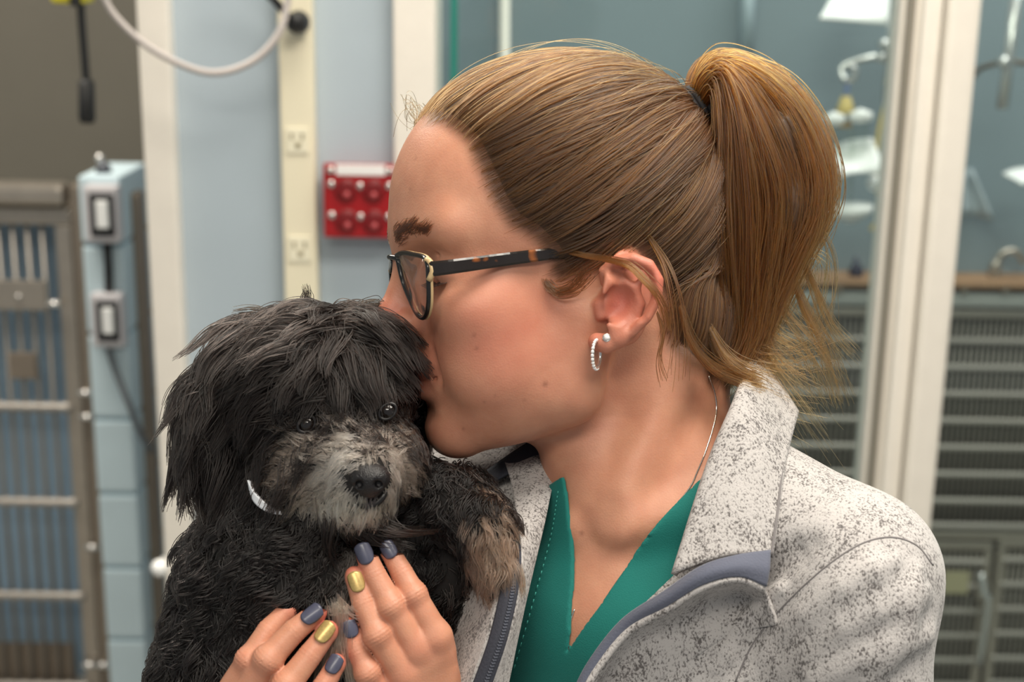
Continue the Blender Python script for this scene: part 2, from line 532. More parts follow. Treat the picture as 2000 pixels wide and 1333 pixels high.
# ------------------------------------------------------------------ red socket box
YR = YW - 0.05
rb = empty('red_socket_box', at(700, 465, YW)); tag(rb, 'red four gang emergency power socket box screwed to blue wall', 'socket box')
pxbox('back_box', 636, 772, 328, 466, YR + 0.008, 0.042, m_red, rb, 0.006)
pxbox('face_plate', 631, 771, 320, 466, YR, 0.009, m_red, rb, 0.004)
pxbox('label_strip', 656, 752, 322, 343, YR - 0.0015, 0.003, m_paper, rb, 0.0005)
for (sx, sy) in ((676, 372), (729, 373), (677, 432), (730, 433)):
    c = at(sx, sy, YR - 0.003)
    s = tube('red_socket', [c + [0, 0.004, 0], c, c + [0, -0.001, 0]], [0.0165, 0.0165, 0.0150], m_reddark, rb, 20)
    pxbox('slot', sx - 9, sx - 5, sy - 12, sy - 2, YR - 0.0046, 0.002, m_redslot, s, 0)
    pxbox('slot', sx + 6, sx + 10, sy - 12, sy - 2, YR - 0.0046, 0.002, m_redslot, s, 0)
    g = at(sx + 1, sy + 9, YR - 0.0045)
    tube('ground_hole', [g, g + [0, 0.002, 0]], 0.0045, mat('red_ground', (186, 80, 84), 0.3) if 'red_ground' not in MATS else MATS['red_ground'], s, 12)
for (sx, sy) in ((647, 360), (703, 364), (760, 364), (648, 421), (704, 424), (759, 424), (646, 333), (760, 335)):
    c = at(sx, sy, YR - 0.002)
    tube('screw', [c + [0, 0.003, 0], c, c + [0, -0.0015, 0]], [0.0055, 0.0055, 0.003], m_screw, rb, 12)

# ------------------------------------------------------------------ kennel side, beyond the cream post
def wire_proto(name, length, rad, seg=6, beads=0):
    v, f = tube_arrays([(0, 0, -length / 2), (0, 0, length / 2)], rad, seg)
    me = bpy.data.meshes.new(name); me.from_pydata([tuple(map(float, x)) for x in v], [], [tuple(dict.fromkeys(q)) for q in f]); me.update()
    me.polygons.foreach_set('use_smooth', np.ones(len(me.polygons), dtype=bool))
    return me
def rod(name, a, b, rad, material, parent, beads=0):
    n = max(2, beads * 2 + 1)
    pts = np.linspace(a, b, n)
    r = rad * (1 + (0.32 * (np.arange(n) % 2) if beads else 0)) if beads else rad
    return tube(name, pts, r if beads else rad, material, parent, 8)

def cage(name, label, x0, x1, y0, y1, Y, spacing, rods, rail, liner, wire_r, rod_r, beads, depth=0.06, group=None, rodmat=None, stile=True, wy0=None):
    xm, ym = (x0 + x1) / 2, (y0 + y1) / 2
    L, R_ = at(x0, ym, Y)[0], at(x1, ym, Y)[0]
    T, B_ = at(xm, y0, Y)[2], at(xm, y1, Y)[2]
    r = empty(name, ((L + R_) / 2, Y + depth / 2, B_)); tag(r, label, 'cage', group)
    th = 0.006
    box('back_panel', (L, Y + depth, B_), (R_, Y + depth + th, T), liner, r, 0)
    box('side_panel', (L, Y + 0.02, B_), (L + th, Y + depth, T), liner, r, 0)
    box('side_panel', (R_ - th, Y + 0.02, B_), (R_, Y + depth, T), liner, r, 0)
    box('top_panel', (L, Y + 0.02, T - th), (R_, Y + depth, T), m_steeldk, r, 0)
    box('cage_floor', (L, Y + 0.02, B_), (R_, Y + depth, B_ + th), m_steeldk, r, 0)
    m = rail
    fr = box('door_frame', (L, Y - 0.012, T - m), (R_, Y + 0.012, T), m_steel, r, 0.005)
    box('bottom_rail', (L, Y - 0.012, B_), (R_, Y + 0.012, B_ + m), m_steel, r, 0.005)
    if stile:
        box('stile', (L, Y - 0.012, B_ + m), (L + m, Y + 0.012, T - m), m_steel, r, 0.005)
        box('stile', (R_ - m, Y - 0.012, B_ + m), (R_, Y + 0.012, T - m), m_steel, r, 0.005)
    n = int((R_ - L - 2 * m) / spacing)
    me = wire_proto('wire', T - B_ - 2 * m, wire_r); me.materials.append(m_wire)
    for i in range(n):
        o = bpy.data.objects.new('wire', me); COL.objects.link(o)
        o.location = (L + m + spacing * (i + 0.5), Y, (T + B_) / 2); setparent(o, r)
    for ry in rods:
        z = at(xm, ry, Y)[2]
        rod('cross_rod', (L + m * 0.6, Y - wire_r - rod_r, z), (R_ - m * 0.6, Y - wire_r - rod_r, z), rod_r, rodmat or m_rod, r, beads and n)
    return r, (L, R_, T, B_)

YC = 2.75
kc, (kL, kR, kT, kB) = cage('kennel_cage', 'stainless kennel door with blue lining at the taupe wall', -260, 172, 404, 1420, YC, 0.029,
            (790, 975, 1157, 1332), 0.032, m_cageblue, 0.0045, 0.0085, 10, depth=0.2)
post('stile_outer', 162, 186, 800, YC - 0.02, 0.05, m_steeldk, kc, z0=kB, z1=kT + 0.05, bevel=0.006)
box('header_rail', (kL, YC - 0.03, kT + 0.008), (kR - 0.005, YC + 0.03, kT + 0.05), m_steel, kc, 0.012)
pp = pxbox('label_plate', -60, 88, 548, 606, YC - 0.03, 0.012, m_steel, kc, 0.003)
c = at(36, 580, YC - 0.032); tube('rivet', [c + [0, 0.003, 0], c + [0, -0.003, 0]], [0.006, 0.004], m_screw, pp, 10)
for (bx, by) in ((104, 594), (165, 768), (168, 815), (178, 1070), (172, 1300), (200, 1300)):
    c = at(bx, by, YC - 0.03)
    tube('hinge_pin', [c + [-0.012, 0, 0], c + [0.014, 0, 0]], 0.007, m_screw, kc, 10)
pxbox('latch_plate', 18, 70, 690, 742, YC - 0.022, 0.012, m_steeldk, kc, 0.003)
pxbox('kick_panel', -250, 150, 1255, 1400, YC + 0.012, 0.006, m_steeldk, kc, 0.002)

YB = 2.55
bc = empty('block_column', at(225, 1333, YB)); tag(bc, 'narrow pale blue painted block column carrying two grey wall devices', 'column')
xa, xb = at(180, 800, YB)[0], at(258, 800, YB)[0]
zt = at(200, 342, YB)[2]
zs = [zt] + [at(230, y, YB)[2] for y in (480, 655, 820, 966, 1110, 1250)]
zs = zs + [zs[-1] - 0.2 * k for k in range(1, 6)]
zs = [z for z in zs if z > 0.02] + [0.0]
box('mortar_core', (xa + 0.004, YB + 0.004, 0), (xb - 0.004, YB + 0.18, zt - 0.004), m_mortar, bc, 0)
for a, b in zip(zs[:-1], zs[1:]):
    box('block', (xa, YB, b + 0.003), (xb, YB + 0.19, a - 0.003), m_colblue, bc, 0.006)
def device(px, py, w, h, label):
    d = empty('wall_device', at(px, py, YB)); tag(d, label, 'device')
    pxbox('housing', px - w / 2, px + w / 2, py - h / 2, py + h / 2, YB - 0.035, 0.034, m_greybox, d, 0.006)
    pxbox('bezel', px - w * 0.33, px + w * 0.37, py - h * 0.36, py + h * 0.38, YB - 0.039, 0.008, m_black, d, 0.003)
    pxbox('rocker', px - w * 0.15, px + w * 0.2, py - h * 0.24, py + h * 0.24, YB - 0.044, 0.008, m_white, d, 0.002)
    return d
device(197, 420, 68, 112, 'upper grey wall device with black bezel and white rocker on blue column')
device(208, 628, 62, 104, 'lower grey wall device with black bezel and white rocker on blue column')
tag(tube('conduit', [at(209, 476, YB - 0.012), at(212, 525, YB - 0.014), at(213, 578, YB - 0.012)], 0.008, m_black), 'short dark cable joining the two grey devices', 'cable')
tag(tube('device_cord', crom([at(212, 680, YB - 0.012), at(226, 725, YB - 0.02), at(252, 790, YB - 0.03), at(276, 850, YB - 0.02), at(296, 880, YB + 0.01)], 20), 0.006, mat('dark_cord', (92, 96, 100), 0.5)),
    'dark cord drooping from the lower grey device', 'cord')
kn = empty('column_finial', at(200, 345, YB)); tag(kn, 'small metal hook knob on top of the blue column', 'knob')
c = at(203, 345, YB + 0.05)
tube('stem', [c, c + [0, 0, 0.02], c + [-0.004, 0, 0.028]], [0.018, 0.012, 0.006], mat('gunmetal', (84, 86, 92), 0.4, metal=0.6), kn, 12)
tube('ball', [c + [-0.005, 0, 0.026], c + [-0.006, 0, 0.034], c + [-0.006, 0, 0.042]], [0.005, 0.009, 0.004], m_screw, kn, 12)
bp = post('steel_upright', 262, 292, 800, 2.62, 0.05, m_steeldk, z0=0.0, z1=at(270, 378, 2.62)[2], bevel=0.006)
tag(bp, 'slim brown steel upright between the blue column and cream post', 'upright')

pc = empty('pull_cord', at(170, 240, 2.3)); tag(pc, 'black weighted pull hanging on a cord from a yellow holder', 'pull cord')
tube('cord', crom([at(155, -30, 2.3), at(161, 60, 2.3), at(168, 150, 2.3), at(169, 160, 2.3)], 14), 0.0065, m_black, pc)
c0, c1 = at(169, 155, 2.3), at(170, 240, 2.3)
tube('weight', [c0, c0 * .95 + c1 * .05, c0 * .1 + c1 * .9, c1], [0.008, 0.0125, 0.0135, 0.011], m_black, pc, 14)
a, b = at(105, 6, 2.3), at(170, -50, 2.3)
box('holder', (a[0], 2.28, a[2]), (b[0], 2.34, b[2]), m_yellow, pc, 0.008)
box('holder_clip', (at(140, 0, 2.28)[0], 2.265, at(140, 12, 2.28)[2]), (at(158, 0, 2.28)[0], 2.285, at(140, -30, 2.28)[2]), m_black, pc, 0.004)

# ------------------------------------------------------------------ the ward behind the glass
YG = 2.7
rods1 = [662, 714, 766, 818, 870, 922, 974, 1022]
cage('ward_cage', 'large upper steel cage with close wire bars behind the glass', 1380, 2120, 600, 1048, YG, 0.011, rods1, 0.018, m_cagedark, 0.0028, 0.0062, True, group='steel ward cages', stile=False)
cage('ward_cage', 'lower steel cage with label card under the large one', 1480, 1918, 1052, 1438, YG, 0.011, [1092, 1140, 1188, 1236, 1284, 1332], 0.018, m_cagedark, 0.0028, 0.0062, True, group='steel ward cages')
cage('ward_cage', 'lower steel cage at the picture edge with latch beside it', 1926, 2180, 1052, 1438, YG, 0.011, [1092, 1140, 1188, 1236, 1284, 1332], 0.018, m_cagedark, 0.0028, 0.0062, True, group='steel ward cages')
hd = pxbox('cage_header', 1380, 2120, 572, 598, YG - 0.02, 0.088, mat('pale_steel', (178, 178, 174), 0.4, metal=0.3), None, 0.004)
tag(hd, 'pale steel header band above the large ward cage', 'header')
sh = pxbox('counter_shelf', 1340, 2140, 551, 562, YG - 0.03, 0.1, m_wood, None, 0.003)
tag(sh, 'thin brown wooden shelf on top of the ward cages', 'shelf')
for bx in (1640, 1885, 1965):
    pxbox('bracket', bx - 6, bx + 6, 558, 576, YG - 0.03, 0.03, m_steeldk, sh, 0.002)
cc = pxbox('cage_card', 1842, 1892, 1118, 1160, YG - 0.03, 0.003, mat('yellowed_card', (168, 160, 128), 0.6), None, 0)
tag(cc, 'yellowish card clipped to the lower ward cage', 'card')
lt = empty('cage_latch', at(1922, 1165, YG)); tag(lt, 'chrome latch between the two lower ward cages', 'latch')
tube('latch_bar', crom([at(1916, 1120, YG - 0.03), at(1922, 1160, YG - 0.04), at(1930, 1180, YG - 0.04), at(1912, 1300, YG - 0.03)], 12), 0.007, m_chrome, lt)
pxbox('latch_plate', 1908, 1934, 1140, 1172, YG - 0.03, 0.014, m_steel, lt, 0.003)
tag(tube('ward_pipe', [at(985, -80, 2.755), at(985, 700, 2.755)], 0.0105, m_cream), 'straight pale pole standing behind the glass near the jamb', 'pole')
tag(tube('faint_pole', [at(1462, -60, 2.75), at(1455, 120, 2.75)], 0.014, m_farblue if False else mat('pale_pole', (150, 165, 172), 0.5)), 'short faint pole hanging above the ponytail behind glass', 'pole')

YI = 2.5
ip = empty('infusion_pole', at(1735, 200, YI)); tag(ip, 'chrome hanging infusion rod with curled hook beside the mullion', 'rod')
tube('rod', [at(1752, -60, YI), at(1738, 120, YI), at(1732, 200, YI)], 0.009, m_chrome, ip, 10)
tube('hook', crom([at(1732, 108, YI), at(1700, 112, YI), at(1662, 122, YI), at(1643, 135, YI), at(1650, 156, YI - .01), at(1668, 152, YI - .02), at(1670, 136, YI - .02), at(1660, 130, YI - .02)], 30), 0.006, m_chrome, ip, 8)
for (bx, by) in ((1727, 86), (1740, 100), (1722, 112)):
    c = at(bx, by, YI - 0.015); tube('clamp_knob', [c + [0, .02, 0], c, c + [0, -.006, 0]], [.008, .0095, .004], m_chrome, ip, 12)
ib = empty('infusion_bag', at(1655, 330, YI)); tag(ib, 'clear infusion bag with white cap hanging from the curled hook', 'bag')
tube('hanger', [at(1655, 158, YI), at(1653, 190, YI)], 0.004, mat('blue_tab', (130, 150, 200), 0.4), ib)
tube('neck', [at(1652, 188, YI), at(1652, 205, YI), at(1650, 222, YI)], [0.008, 0.013, 0.018], m_amber, ib, 12)
v, f = tube_arrays([at(1648, 212, YI), at(1650, 226, YI), at(1652, 240, YI), at(1655, 300, YI), at(1656, 330, YI)], [0.016, 0.036, 0.040, 0.036, 0.02], 16)
v[:, 1] = YI + (v[:, 1] - YI) * 0.4
pyd('bag', v, f, m_bag, ib)
for (x0_, x1_, y_) in ((1610, 1648, 232), (1660, 1702, 226)):
    tube('shoulder', [at(x0_, y_ + 4, YI - .02), at((x0_ + x1_) / 2, y_, YI - .02), at(x1_, y_ + 2, YI - .02)], [0.008, 0.013, 0.008], m_white, ib, 10)
pxbox('fluid', 1632, 1664, 238, 250, YI - 0.005, 0.01, mat('orange_port', (190, 150, 90), 0.4), ib, 0.003)
def sheet(name, pts, Y, material, label, cat, bend=0.03):
    """hanging sheet: quad outline of pixels, a real bent sheet with thickness"""
    a, b, c_, d = [at(x, y, Y) for (x, y) in pts]
    n, m_ = 10, 6
    vs = []
    for i in range(n):
        for j in range(m_):
            u, w = i / (n - 1), j / (m_ - 1)
            p = (a * (1 - u) + b * u) * (1 - w) + (d * (1 - u) + c_ * u) * w
            p[1] += bend * math.sin(PI * u) - (0.10 if Y < 2.7 else 0.02) * w  # lower edge swung forward so the face catches more ceiling light
            vs.append(p)
    fs = [(i * m_ + j, (i + 1) * m_ + j, (i + 1) * m_ + j + 1, i * m_ + j + 1) for i in range(n - 1) for j in range(m_ - 1)]
    o = pyd(name, vs, fs, material)
    s = o.modifiers.new('thick', 'SOLIDIFY'); s.thickness = 0.004
    return tag(o, label, cat)
sheet('reflection_sheet', ((1628, -14), (1742, -40), (1728, 46), (1576, 34)), 2.6, m_white, 'white sheet in place of a ceiling light reflection in the glass', 'sheet')  # made-up sheets standing in for ceiling light reflections in the panes
sp2 = sheet('bag_panel', ((1622, 292), (1706, 272), (1704, 326), (1618, 330)), YI + 0.02, m_white, 'white printed panel of the bag', None)
setparent(sp2, ib)
sheet('reflection_sheet', ((1958, 342), (2040, 330), (2040, 338), (1960, 346)), 2.6, m_white, 'white sheet in place of a reflection in the pane beyond the mullion', 'sheet')
sheet('reflection_sheet', ((1882, 340), (1900, 330), (1936, 428), (1874, 418)), 2.74, mat('pale_grey_sheet', (172, 182, 188), 0.6), 'pale grey triangular sheet in place of a reflection beside the mullion', 'sheet')
v, f = tube_arrays([at(1660, 398, YI), at(1660, 402, YI), at(1660, 414, YI), at(1660, 428, YI), at(1660, 434, YI)], [0.01, 0.041, 0.039, 0.018, 0.006], 20)
pyd('dish', v, f, m_white, ib)
tube('dish_cord', [at(1664, 250, YI), at(1664, 320, YI), at(1660, 400, YI)], 0.004, m_bag, ib)
c = at(1708, 357, YI)
bl = empty('drip_chamber', c); tag(bl, 'round white drip chamber on yellow line beside the mullion', 'drip chamber')
tube('chamber', [c + [0, 0, .014], c + [0, 0, .008], c, c - [0, 0, .01], c - [0, 0, .014]], [.004, .012, .0145, .010, .004], m_white, bl, 14)
tube('line', crom([at(1732, 196, YI), at(1716, 260, YI), c + [0, 0, .01], at(1716, 380, YI), at(1722, 420, YI), at(1700, 450, YI)], 24), 0.004, m_amber, bl)
ip2 = empty('infusion_pole', at(1960, 215, YI)); tag(ip2, 'chrome hanging rod with cross arms in the pane beyond the mullion', 'rod')
tube('rod', [at(1988, -40, YI), at(1968, 130, YI), at(1957, 212, YI)], [0.011, 0.010, 0.010], m_chrome, ip2, 10)
tube('cross_arm', crom([at(1902, 150, YI + .1), at(1915, 134, YI + .05), at(1962, 122, YI), at(2010, 124, YI + .03)], 20), 0.005, m_steeldk, ip2, 8)
c = at(1962, 122, YI - .012); tube('clamp_knob', [c + [0, .02, 0], c, c + [0, -.006, 0]], [.01, .011, .005], m_chrome, ip2, 12)
bt = empty('bottle', at(1672, 545, YG)); tag(bt, 'little dark bottle standing on the brown shelf behind glass', 'bottle')
tube('bottle_body', [at(1672, 543, YG + .02), at(1672, 541, YG + .02), at(1672, 524, YG + .02), at(1672, 516, YG + .02), at(1672, 502, YG + .02)], [.012, .014, .014, .006, .004], mat('dark_bottle', (44, 44, 62), 0.2), bt, 14)
tag(tube('gooseneck_tap', crom([at(1942, 543, YG + .03), at(1944, 520, YG + .03), at(1958, 495, YG + .03), at(1985, 492, YG + .03), at(2000, 512, YG + .03)], 24), [0.012] * 8 + [0.007] * 16, m_steel),
    'curved metal gooseneck tap standing on the brown shelf', 'tap')

# ------------------------------------------------------------------ the person: head, neck, chest, hands
TH, TA = math.radians(14.0), math.radians(6.0)
HO = P(1130, 560, 0)
hf = np.array([-math.cos(TH) * math.cos(TA), math.sin(TA), -math.sin(TH) * math.cos(TA)])
hl = np.array([math.sin(TH), 0, -math.cos(TH)])
hu = np.array([-math.cos(TH) * math.sin(TA), -math.cos(TA), -math.sin(TH) * math.sin(TA)])
HM = np.array([hf, hl, hu])
def hloc(p):
    return HM.astype(np.float32) @ (p - v3(HO))
def hfig(q):
    return HO + np.asarray(q, float) @ HM
def H(px, py, b=0.0):
    """head-space point on a given sideways slice that is seen at a pixel"""
    base = HO + b * hl
    A = np.zeros((2, 2)); r = np.zeros(2)
    for i, q in enumerate((px - 1000.0, py - 666.5)):
        A[i] = [F0 * hf[i] - q * hf[2], F0 * hu[i] - q * hu[2]]
        r[i] = q * (F0 + base[2]) - F0 * base[i]
    a, c = np.linalg.solve(A, r)
    return np.array([a, b, c])

# torso frame
PS = math.radians(50)
w_side = np.array([1.0, 0, 0]); w_cam = np.array([0, math.sin(PITCH), -math.cos(PITCH)])
tf = -math.cos(PS) * w_side + math.sin(PS) * w_cam
tl = math.sin(PS) * w_side + math.cos(PS) * w_cam
tu = np.array([0.0, -math.cos(PITCH), -math.sin(PITCH)])
TM = np.array([tf, tl, tu])
NB = P(1245, 1000, 40)
def tloc(p):
    return TM.astype(np.float32) @ (p - v3(NB))
def tfig(q):
    return NB + np.asarray(q, float) @ TM

# the ear, drawn on the near side of the head and mirrored
def E(px, py, b):
    return H(px, py, b)
helix = [E(1196, 570, 240), E(1182, 552, 244), E(1180, 530, 252), E(1202, 512, 266), E(1236, 507, 280), E(1266, 519, 292),
         E(1284, 548, 298), E(1282, 584, 296), E(1264, 620, 288), E(1236, 648, 272), E(1206, 668, 256)]
helix_r = [7, 9, 10, 11, 12, 12, 11, 10, 9, 9, 10]
anti = [E(1214, 548, 262), E(1240, 566, 268), E(1250, 594, 268), E(1242, 622, 262), E(1222, 636, 256), E(1202, 622, 250)]
anti_r = [6, 9, 10, 9, 9, 7]
anti2 = [E(1240, 566, 266), E(1256, 540, 272)]
lobe = [E(1208, 658, 258), E(1184, 672, 252), E(1166, 668, 244)]
lobe_r = [15, 18, 16]
tragus = [E(1168, 596, 234), E(1172, 618, 238)]
ear_c = E(1224, 580, 250)
_en = nrm(np.array([-0.38, 0.90, 0.05]))            # outward face of the ear plate
_eu = nrm(np.array([-0.22, -0.14, 1.0])); _eu = nrm(_eu - _en * (_eu @ _en)); _ea = np.cross(_eu, _en)
ear_ax = np.array([_ea, _eu, _en])

def sdf_ear0(q):                                    # q in head space with |b|
    d = rell(q, ear_c, (56, 88, 14), ear_ax)
    d = smin(d, cap(q, E(1200, 600, 205), E(1212, 588, 240), 46, 34), 14)
    d = smin(d, chain(q, helix, helix_r), 8)
    # scapha, then the ridges again
    d = smax(d, -chain(q, [E(1230, 524, 290), E(1262, 542, 302), E(1266, 580, 302), E(1252, 618, 294)], [10, 12, 10, 7]), 9)
    d = smin(d, chain(q, anti, anti_r), 9)
    d = smin(d, chain(q, anti2, [7, 5]), 9)
    d = smax(d, -rell(q, E(1208, 594, 274), (27, 36, 24), ear_ax), 11)
    d = smax(d, -cap(q, E(1186, 618, 262), E(1200, 606, 262), 13, 14), 8)
    d = smax(d, -cap(q, E(1204, 534, 274), E(1212, 544, 274), 10), 9)
    d = smin(d, chain(q, lobe, lobe_r), 12)
    d = smin(d, cap(q, tragus[0], tragus[1], 9, 8), 18)
    d = smin(d, cap(q, E(1200, 636, 252), E(1214, 642, 254), 10), 10)
    return d
def sdf_ear(q):
    return near(q, ear_c, 112, sdf_ear0)

def sdf_skull(q):                                   # q = head space, |b|
    d = ell(q, (15, 0, 150), (322, 250, 282))
    d = smin(d, ell(q, (140, 0, 165), (205, 188, 230)), 60)
    return d

def face_detail(q, d):
    d = smin(d, cap(q, (306, 20, 128), (268, 140, 128), 36, 34), 45)  # brow
    d = smax(d, -ell(q, (352, 104, 58), (58, 58, 40)), 46)            # orbit
    d = smin(d, ell(q, (256, 108, 52), (47, 46, 44)), 16)             # closed lids over the eyeball
    d = smax(d, -chain(q, [(306, 74, 40), (301, 108, 30), (278, 143, 36)], [1.6, 2.6, 1.6]), 4)   # lash line
    d = smax(d, -chain(q, [(306, 76, 76), (300, 110, 84), (276, 140, 74)], [1.5, 2.6, 1.5]), 6)   # lid crease
    # nose
    d = smin(d, cap(q, (324, 0, 98), (372, 0, -6), 18, 20), 36)
    d = smin(d, cap(q, (296, 0, 95), (330, 0, -34), 24, 37), 30)
    d = smin(d, ell(q, (376, 0, -14), (25, 23, 21)), 18)
    d = smin(d, cap(q, (378, 0, -32), (334, 0, -66), 13, 20), 16)
    d = smin(d, ell(q, (346, 33, -38), (32, 17, 21)), 16)             # wings
    d = smax(d, -cap(q, (352, 17, -64), (358, 18, -54), 6.5, 5), 6)   # nostril
    # mouth, pushed into a kiss
    d = smin(d, ell(q, (322, 0, -119), (32, 46, 22)), 20)
    d = smin(d, ell(q, (318, 0, -164), (30, 42, 22)), 20)
    d = smax(d, -chain(q, [(356, 0, -142), (338, 34, -142), (312, 60, -144)], [3.5, 3.2, 2.6]), 7)
    d = smax(d, -ell(q, (318, 82, -140), (20, 12, 16)), 18)           # corner dimple
    d = smax(d, -chain(q, [(334, 62, -62), (322, 78, -92), (308, 90, -130)], [2.5, 4, 2.5]), 18)  # smile fold
    d = smax(d, -ell(q, (345, 0, -206), (26, 60, 14)), 26)            # dip above the chin
    return d

def sdf_head(p):
    q = hloc(p); q[1] = np.abs(q[1])
    d = sdf_skull(q)
    d = smin(d, ell(q, (120, 0, -60), (196, 186, 215)), 60)
    d = smin(d, ell(q, (225, 138, -28), (84, 66, 62)), 70)            # cheekbone
    d = smin(d, ell(q, (180, 112, -135), (122, 84, 105)), 60)         # cheek
    d = smin(d, cap(q, (40, 176, -60), (80, 152, -195), 52, 44), 60)  # ramus
    d = smin(d, cap(q, (80, 152, -195), (262, 42, -250), 44, 44), 50) # jaw
    d = smin(d, ell(q, (165, 0, -205), (135, 130, 70)), 50)
    d = smin(d, ell(q, (246, 0, -135), (88, 98, 88)), 45)             # mouth mound
    d = smin(d, ell(q, (280, 0, -246), (46, 60, 52)), 40)             # chin
    m = (q[0] > 150) & (q[1] < 240) & (q[2] > -290) & (q[2] < 240)
    if m.any():
        d[m] = face_detail(q[:, m], d[m])
    return smin(d, sdf_ear(q), 9)

NK = [P(1262, 640, 30), P(1262, 800, 36), P(1250, 960, 50)]
def sdf_torso(p):
    """bare shoulders and chest in torso space"""
    q = tloc(p)
    d = ell(q, (20, 0, -420), (255, 420, 470))
    d = smin(d, cap(q, (-40, 90, 80), (-40, 440, -25), 95, 108), 110)
    d = smin(d, cap(q, (-30, -60, 0), (-40, -480, -100), 100, 112), 120)
    d = smin(d, ell(q, (120, 0, -170), (120, 230, 130)), 90)
    return d

def sdf_neck(p):
    d = chain(p, NK, [176, 160, 178])
    d = smin(d, cap(p, hfig((60, 0, -190)), P(1190, 960, -30), 88, 92), 60)          # throat
    return d

def sdf_body(p):
    d = sdf_head(p)
    n = sdf_neck(p)
    d = smin(d, n, 34)
    t = sdf_torso(p)
    d = smin(d, t, 110)
    # sternomastoid cords, collar bones and the hollow between them
    d = smin(d, cap(p, P(1325, 720, -112), P(1205, 1000, -132), 26, 15), 60)
    d = smin(d, cap(p, P(1215, 1030, -140), P(1400, 985, -130), 12, 18), 60)
    d = smin(d, cap(p, P(1120, 1030, -80), P(1060, 985, 60), 12, 16), 50)
    d = smax(d, -ell(p, P(1172, 1015, -190), (34, 36, 30)), 46)
    return d

# ---- hands: finger chains given joint by joint
def chainP(l):
    return [P(*q) for q in l]
ZL = -262
FING = {
 'L_index': (chainP([(764, 1082, ZL + 26), (784, 1118, ZL + 18), (808, 1162, ZL + 6), (852, 1244, ZL + 10)]), [18, 20, 22, 26]),
 'L_middle': (chainP([(713, 1079, ZL + 6), (730, 1122, ZL), (764, 1184, ZL - 10), (812, 1268, ZL + 2)]), [18, 21, 23.5, 27]),
 'L_ring': (chainP([(695, 1134, ZL - 2), (709, 1176, ZL - 10), (737, 1240, ZL - 20), (786, 1318, ZL)]), [18, 20.5, 23, 27]),
 'L_pinky': (chainP([(684, 1232, ZL - 14), (698, 1272, ZL - 18), (718, 1314, ZL - 22), (756, 1372, ZL + 4)]), [16, 18.5, 20.5, 25]),
 'R_index': (chainP([(556, 1200, -262), (524, 1232, -276), (488, 1290, -292), (436, 1376, -270)]), [18, 20, 23, 27]),
 'R_middle': (chainP([(612, 1203, -296), (574, 1234, -306), (524, 1288, -318), (462, 1388, -290)]), [18.5, 21, 24, 28]),
 'R_ring': (chainP([(636, 1240, -300), (606, 1280, -312), (560, 1340, -326), (500, 1424, -300)]), [18.5, 21, 24, 28]),
 'R_pinky': (chainP([(653, 1304, -300), (634, 1338, -310), (602, 1384, -322), (546, 1452, -300)]), [17, 19, 21, 25]),
}
THUMB = {
 'L_thumb': (chainP([(800, 1190, -150), (820, 1240, -170), (850, 1310, -190), (866, 1400, -200)]), [17, 20, 23, 30]),
 'R_thumb': (chainP([(520, 1240, -200), (490, 1300, -215), (460, 1370, -235), (450, 1440, -250)]), [17, 20, 23, 30]),
}
WL, WR = P(886, 1490, -170), P(440, 1570, -250)
EL_L, EL_R = tfig((250, 560, -760)), P(380, 2050, 60)
def joint_creases(p, pts, rs, d):
    # fine skin folds over the two finger joints
    for j, (amp, wid) in ((1, (0.45, 8.0)), (2, (0.7, 12.0))):
        ax = nrm(pts[j + 1] - pts[j - 1]).astype(np.float32)
        q = p - v3(pts[j])
        s = ax @ q
        r = np.sqrt((q * q).sum(0))
        m = np.exp(-(s / wid) ** 2) * (r < rs[j] * 1.7)
        d = d + amp * m * (np.cos(s * 2 * PI / 6.5) - 0.9)
    return d
def sdf_hand(p, side):
    d = None
    for k, (pts, rs) in FING.items():
        if k[0] != side: continue
        def one(p, pts=pts, rs=rs):
            e = chain(p, pts[:3], rs[:3])
            e = smin(e, cap(p, pts[2], pts[3], rs[2], rs[3]), 6)
            e = smin(e, ell(p, pts[2] + np.array([0, 0, -3]), (rs[2] + 0.6,) * 3), 10)
            tip = pts[0] + nrm(pts[0] - pts[1]) * 10      # the flesh pad past the last joint
            e = smin(e, ell(p, tip, (rs[0] * 0.86,) * 3), 8)
            return joint_creases(p, pts, rs, e)
        e = near(p, (pts[0] + pts[3]) / 2, np.linalg.norm(pts[0] - pts[3]) / 2 + 36, one)
        d = e if d is None else smin(d, e, 5)
    kn = [FING[side + '_' + n][0][3] for n in ('index', 'middle', 'ring', 'pinky')]
    w = WL if side == 'L' else WR
    pal = None
    for i, k in enumerate(kn):
        e = cap(p, k + np.array([0, 0, 4.0]), w + (k - kn[1]) * 0.32 + np.array([0, 0, 6.0]), 27 - (2 if i == 3 else 0), 34)
        pal = e if pal is None else smin(pal, e, 30)
    for i in range(3):
        pal = smin(pal, cap(p, kn[i] * 0.9 + w * 0.1 + [0, 0, 8], kn[i + 1] * 0.9 + w * 0.1 + [0, 0, 8], 24), 20)
    d = smin(d, pal, 14)
    pts, rs = THUMB[side + '_thumb']
    d = smin(d, chain(p, pts, rs), 18)
    d = smin(d, cap(p, pts[3], w, rs[3], 34), 26)
    el = EL_L if side == 'L' else EL_R
    d = smin(d, cap(p, w, el, 62 if side == 'L' else 62, 110), 40)
    return d

def bounds(v, m):
    v = np.asarray(v); return v.min(0) - m, v.max(0) + m

HV, HQ = surface_net(sdf_body, P(690, 60, -340) - [0, 0, 30], (620, 640, 330), 4.0)
LV, LQ = surface_net(lambda p: sdf_hand(p, 'L'), (-390, 380, -345), (10, 860, -60), 2.9)
RV, RQ = surface_net(lambda p: sdf_hand(p, 'R'), (-660, 470, -390), (-280, 900, -130), 2.9)
bv = np.vstack([HV, LV, RV]); bq = np.vstack([HQ, LQ + len(HV), RQ + len(HV) + len(LV)])

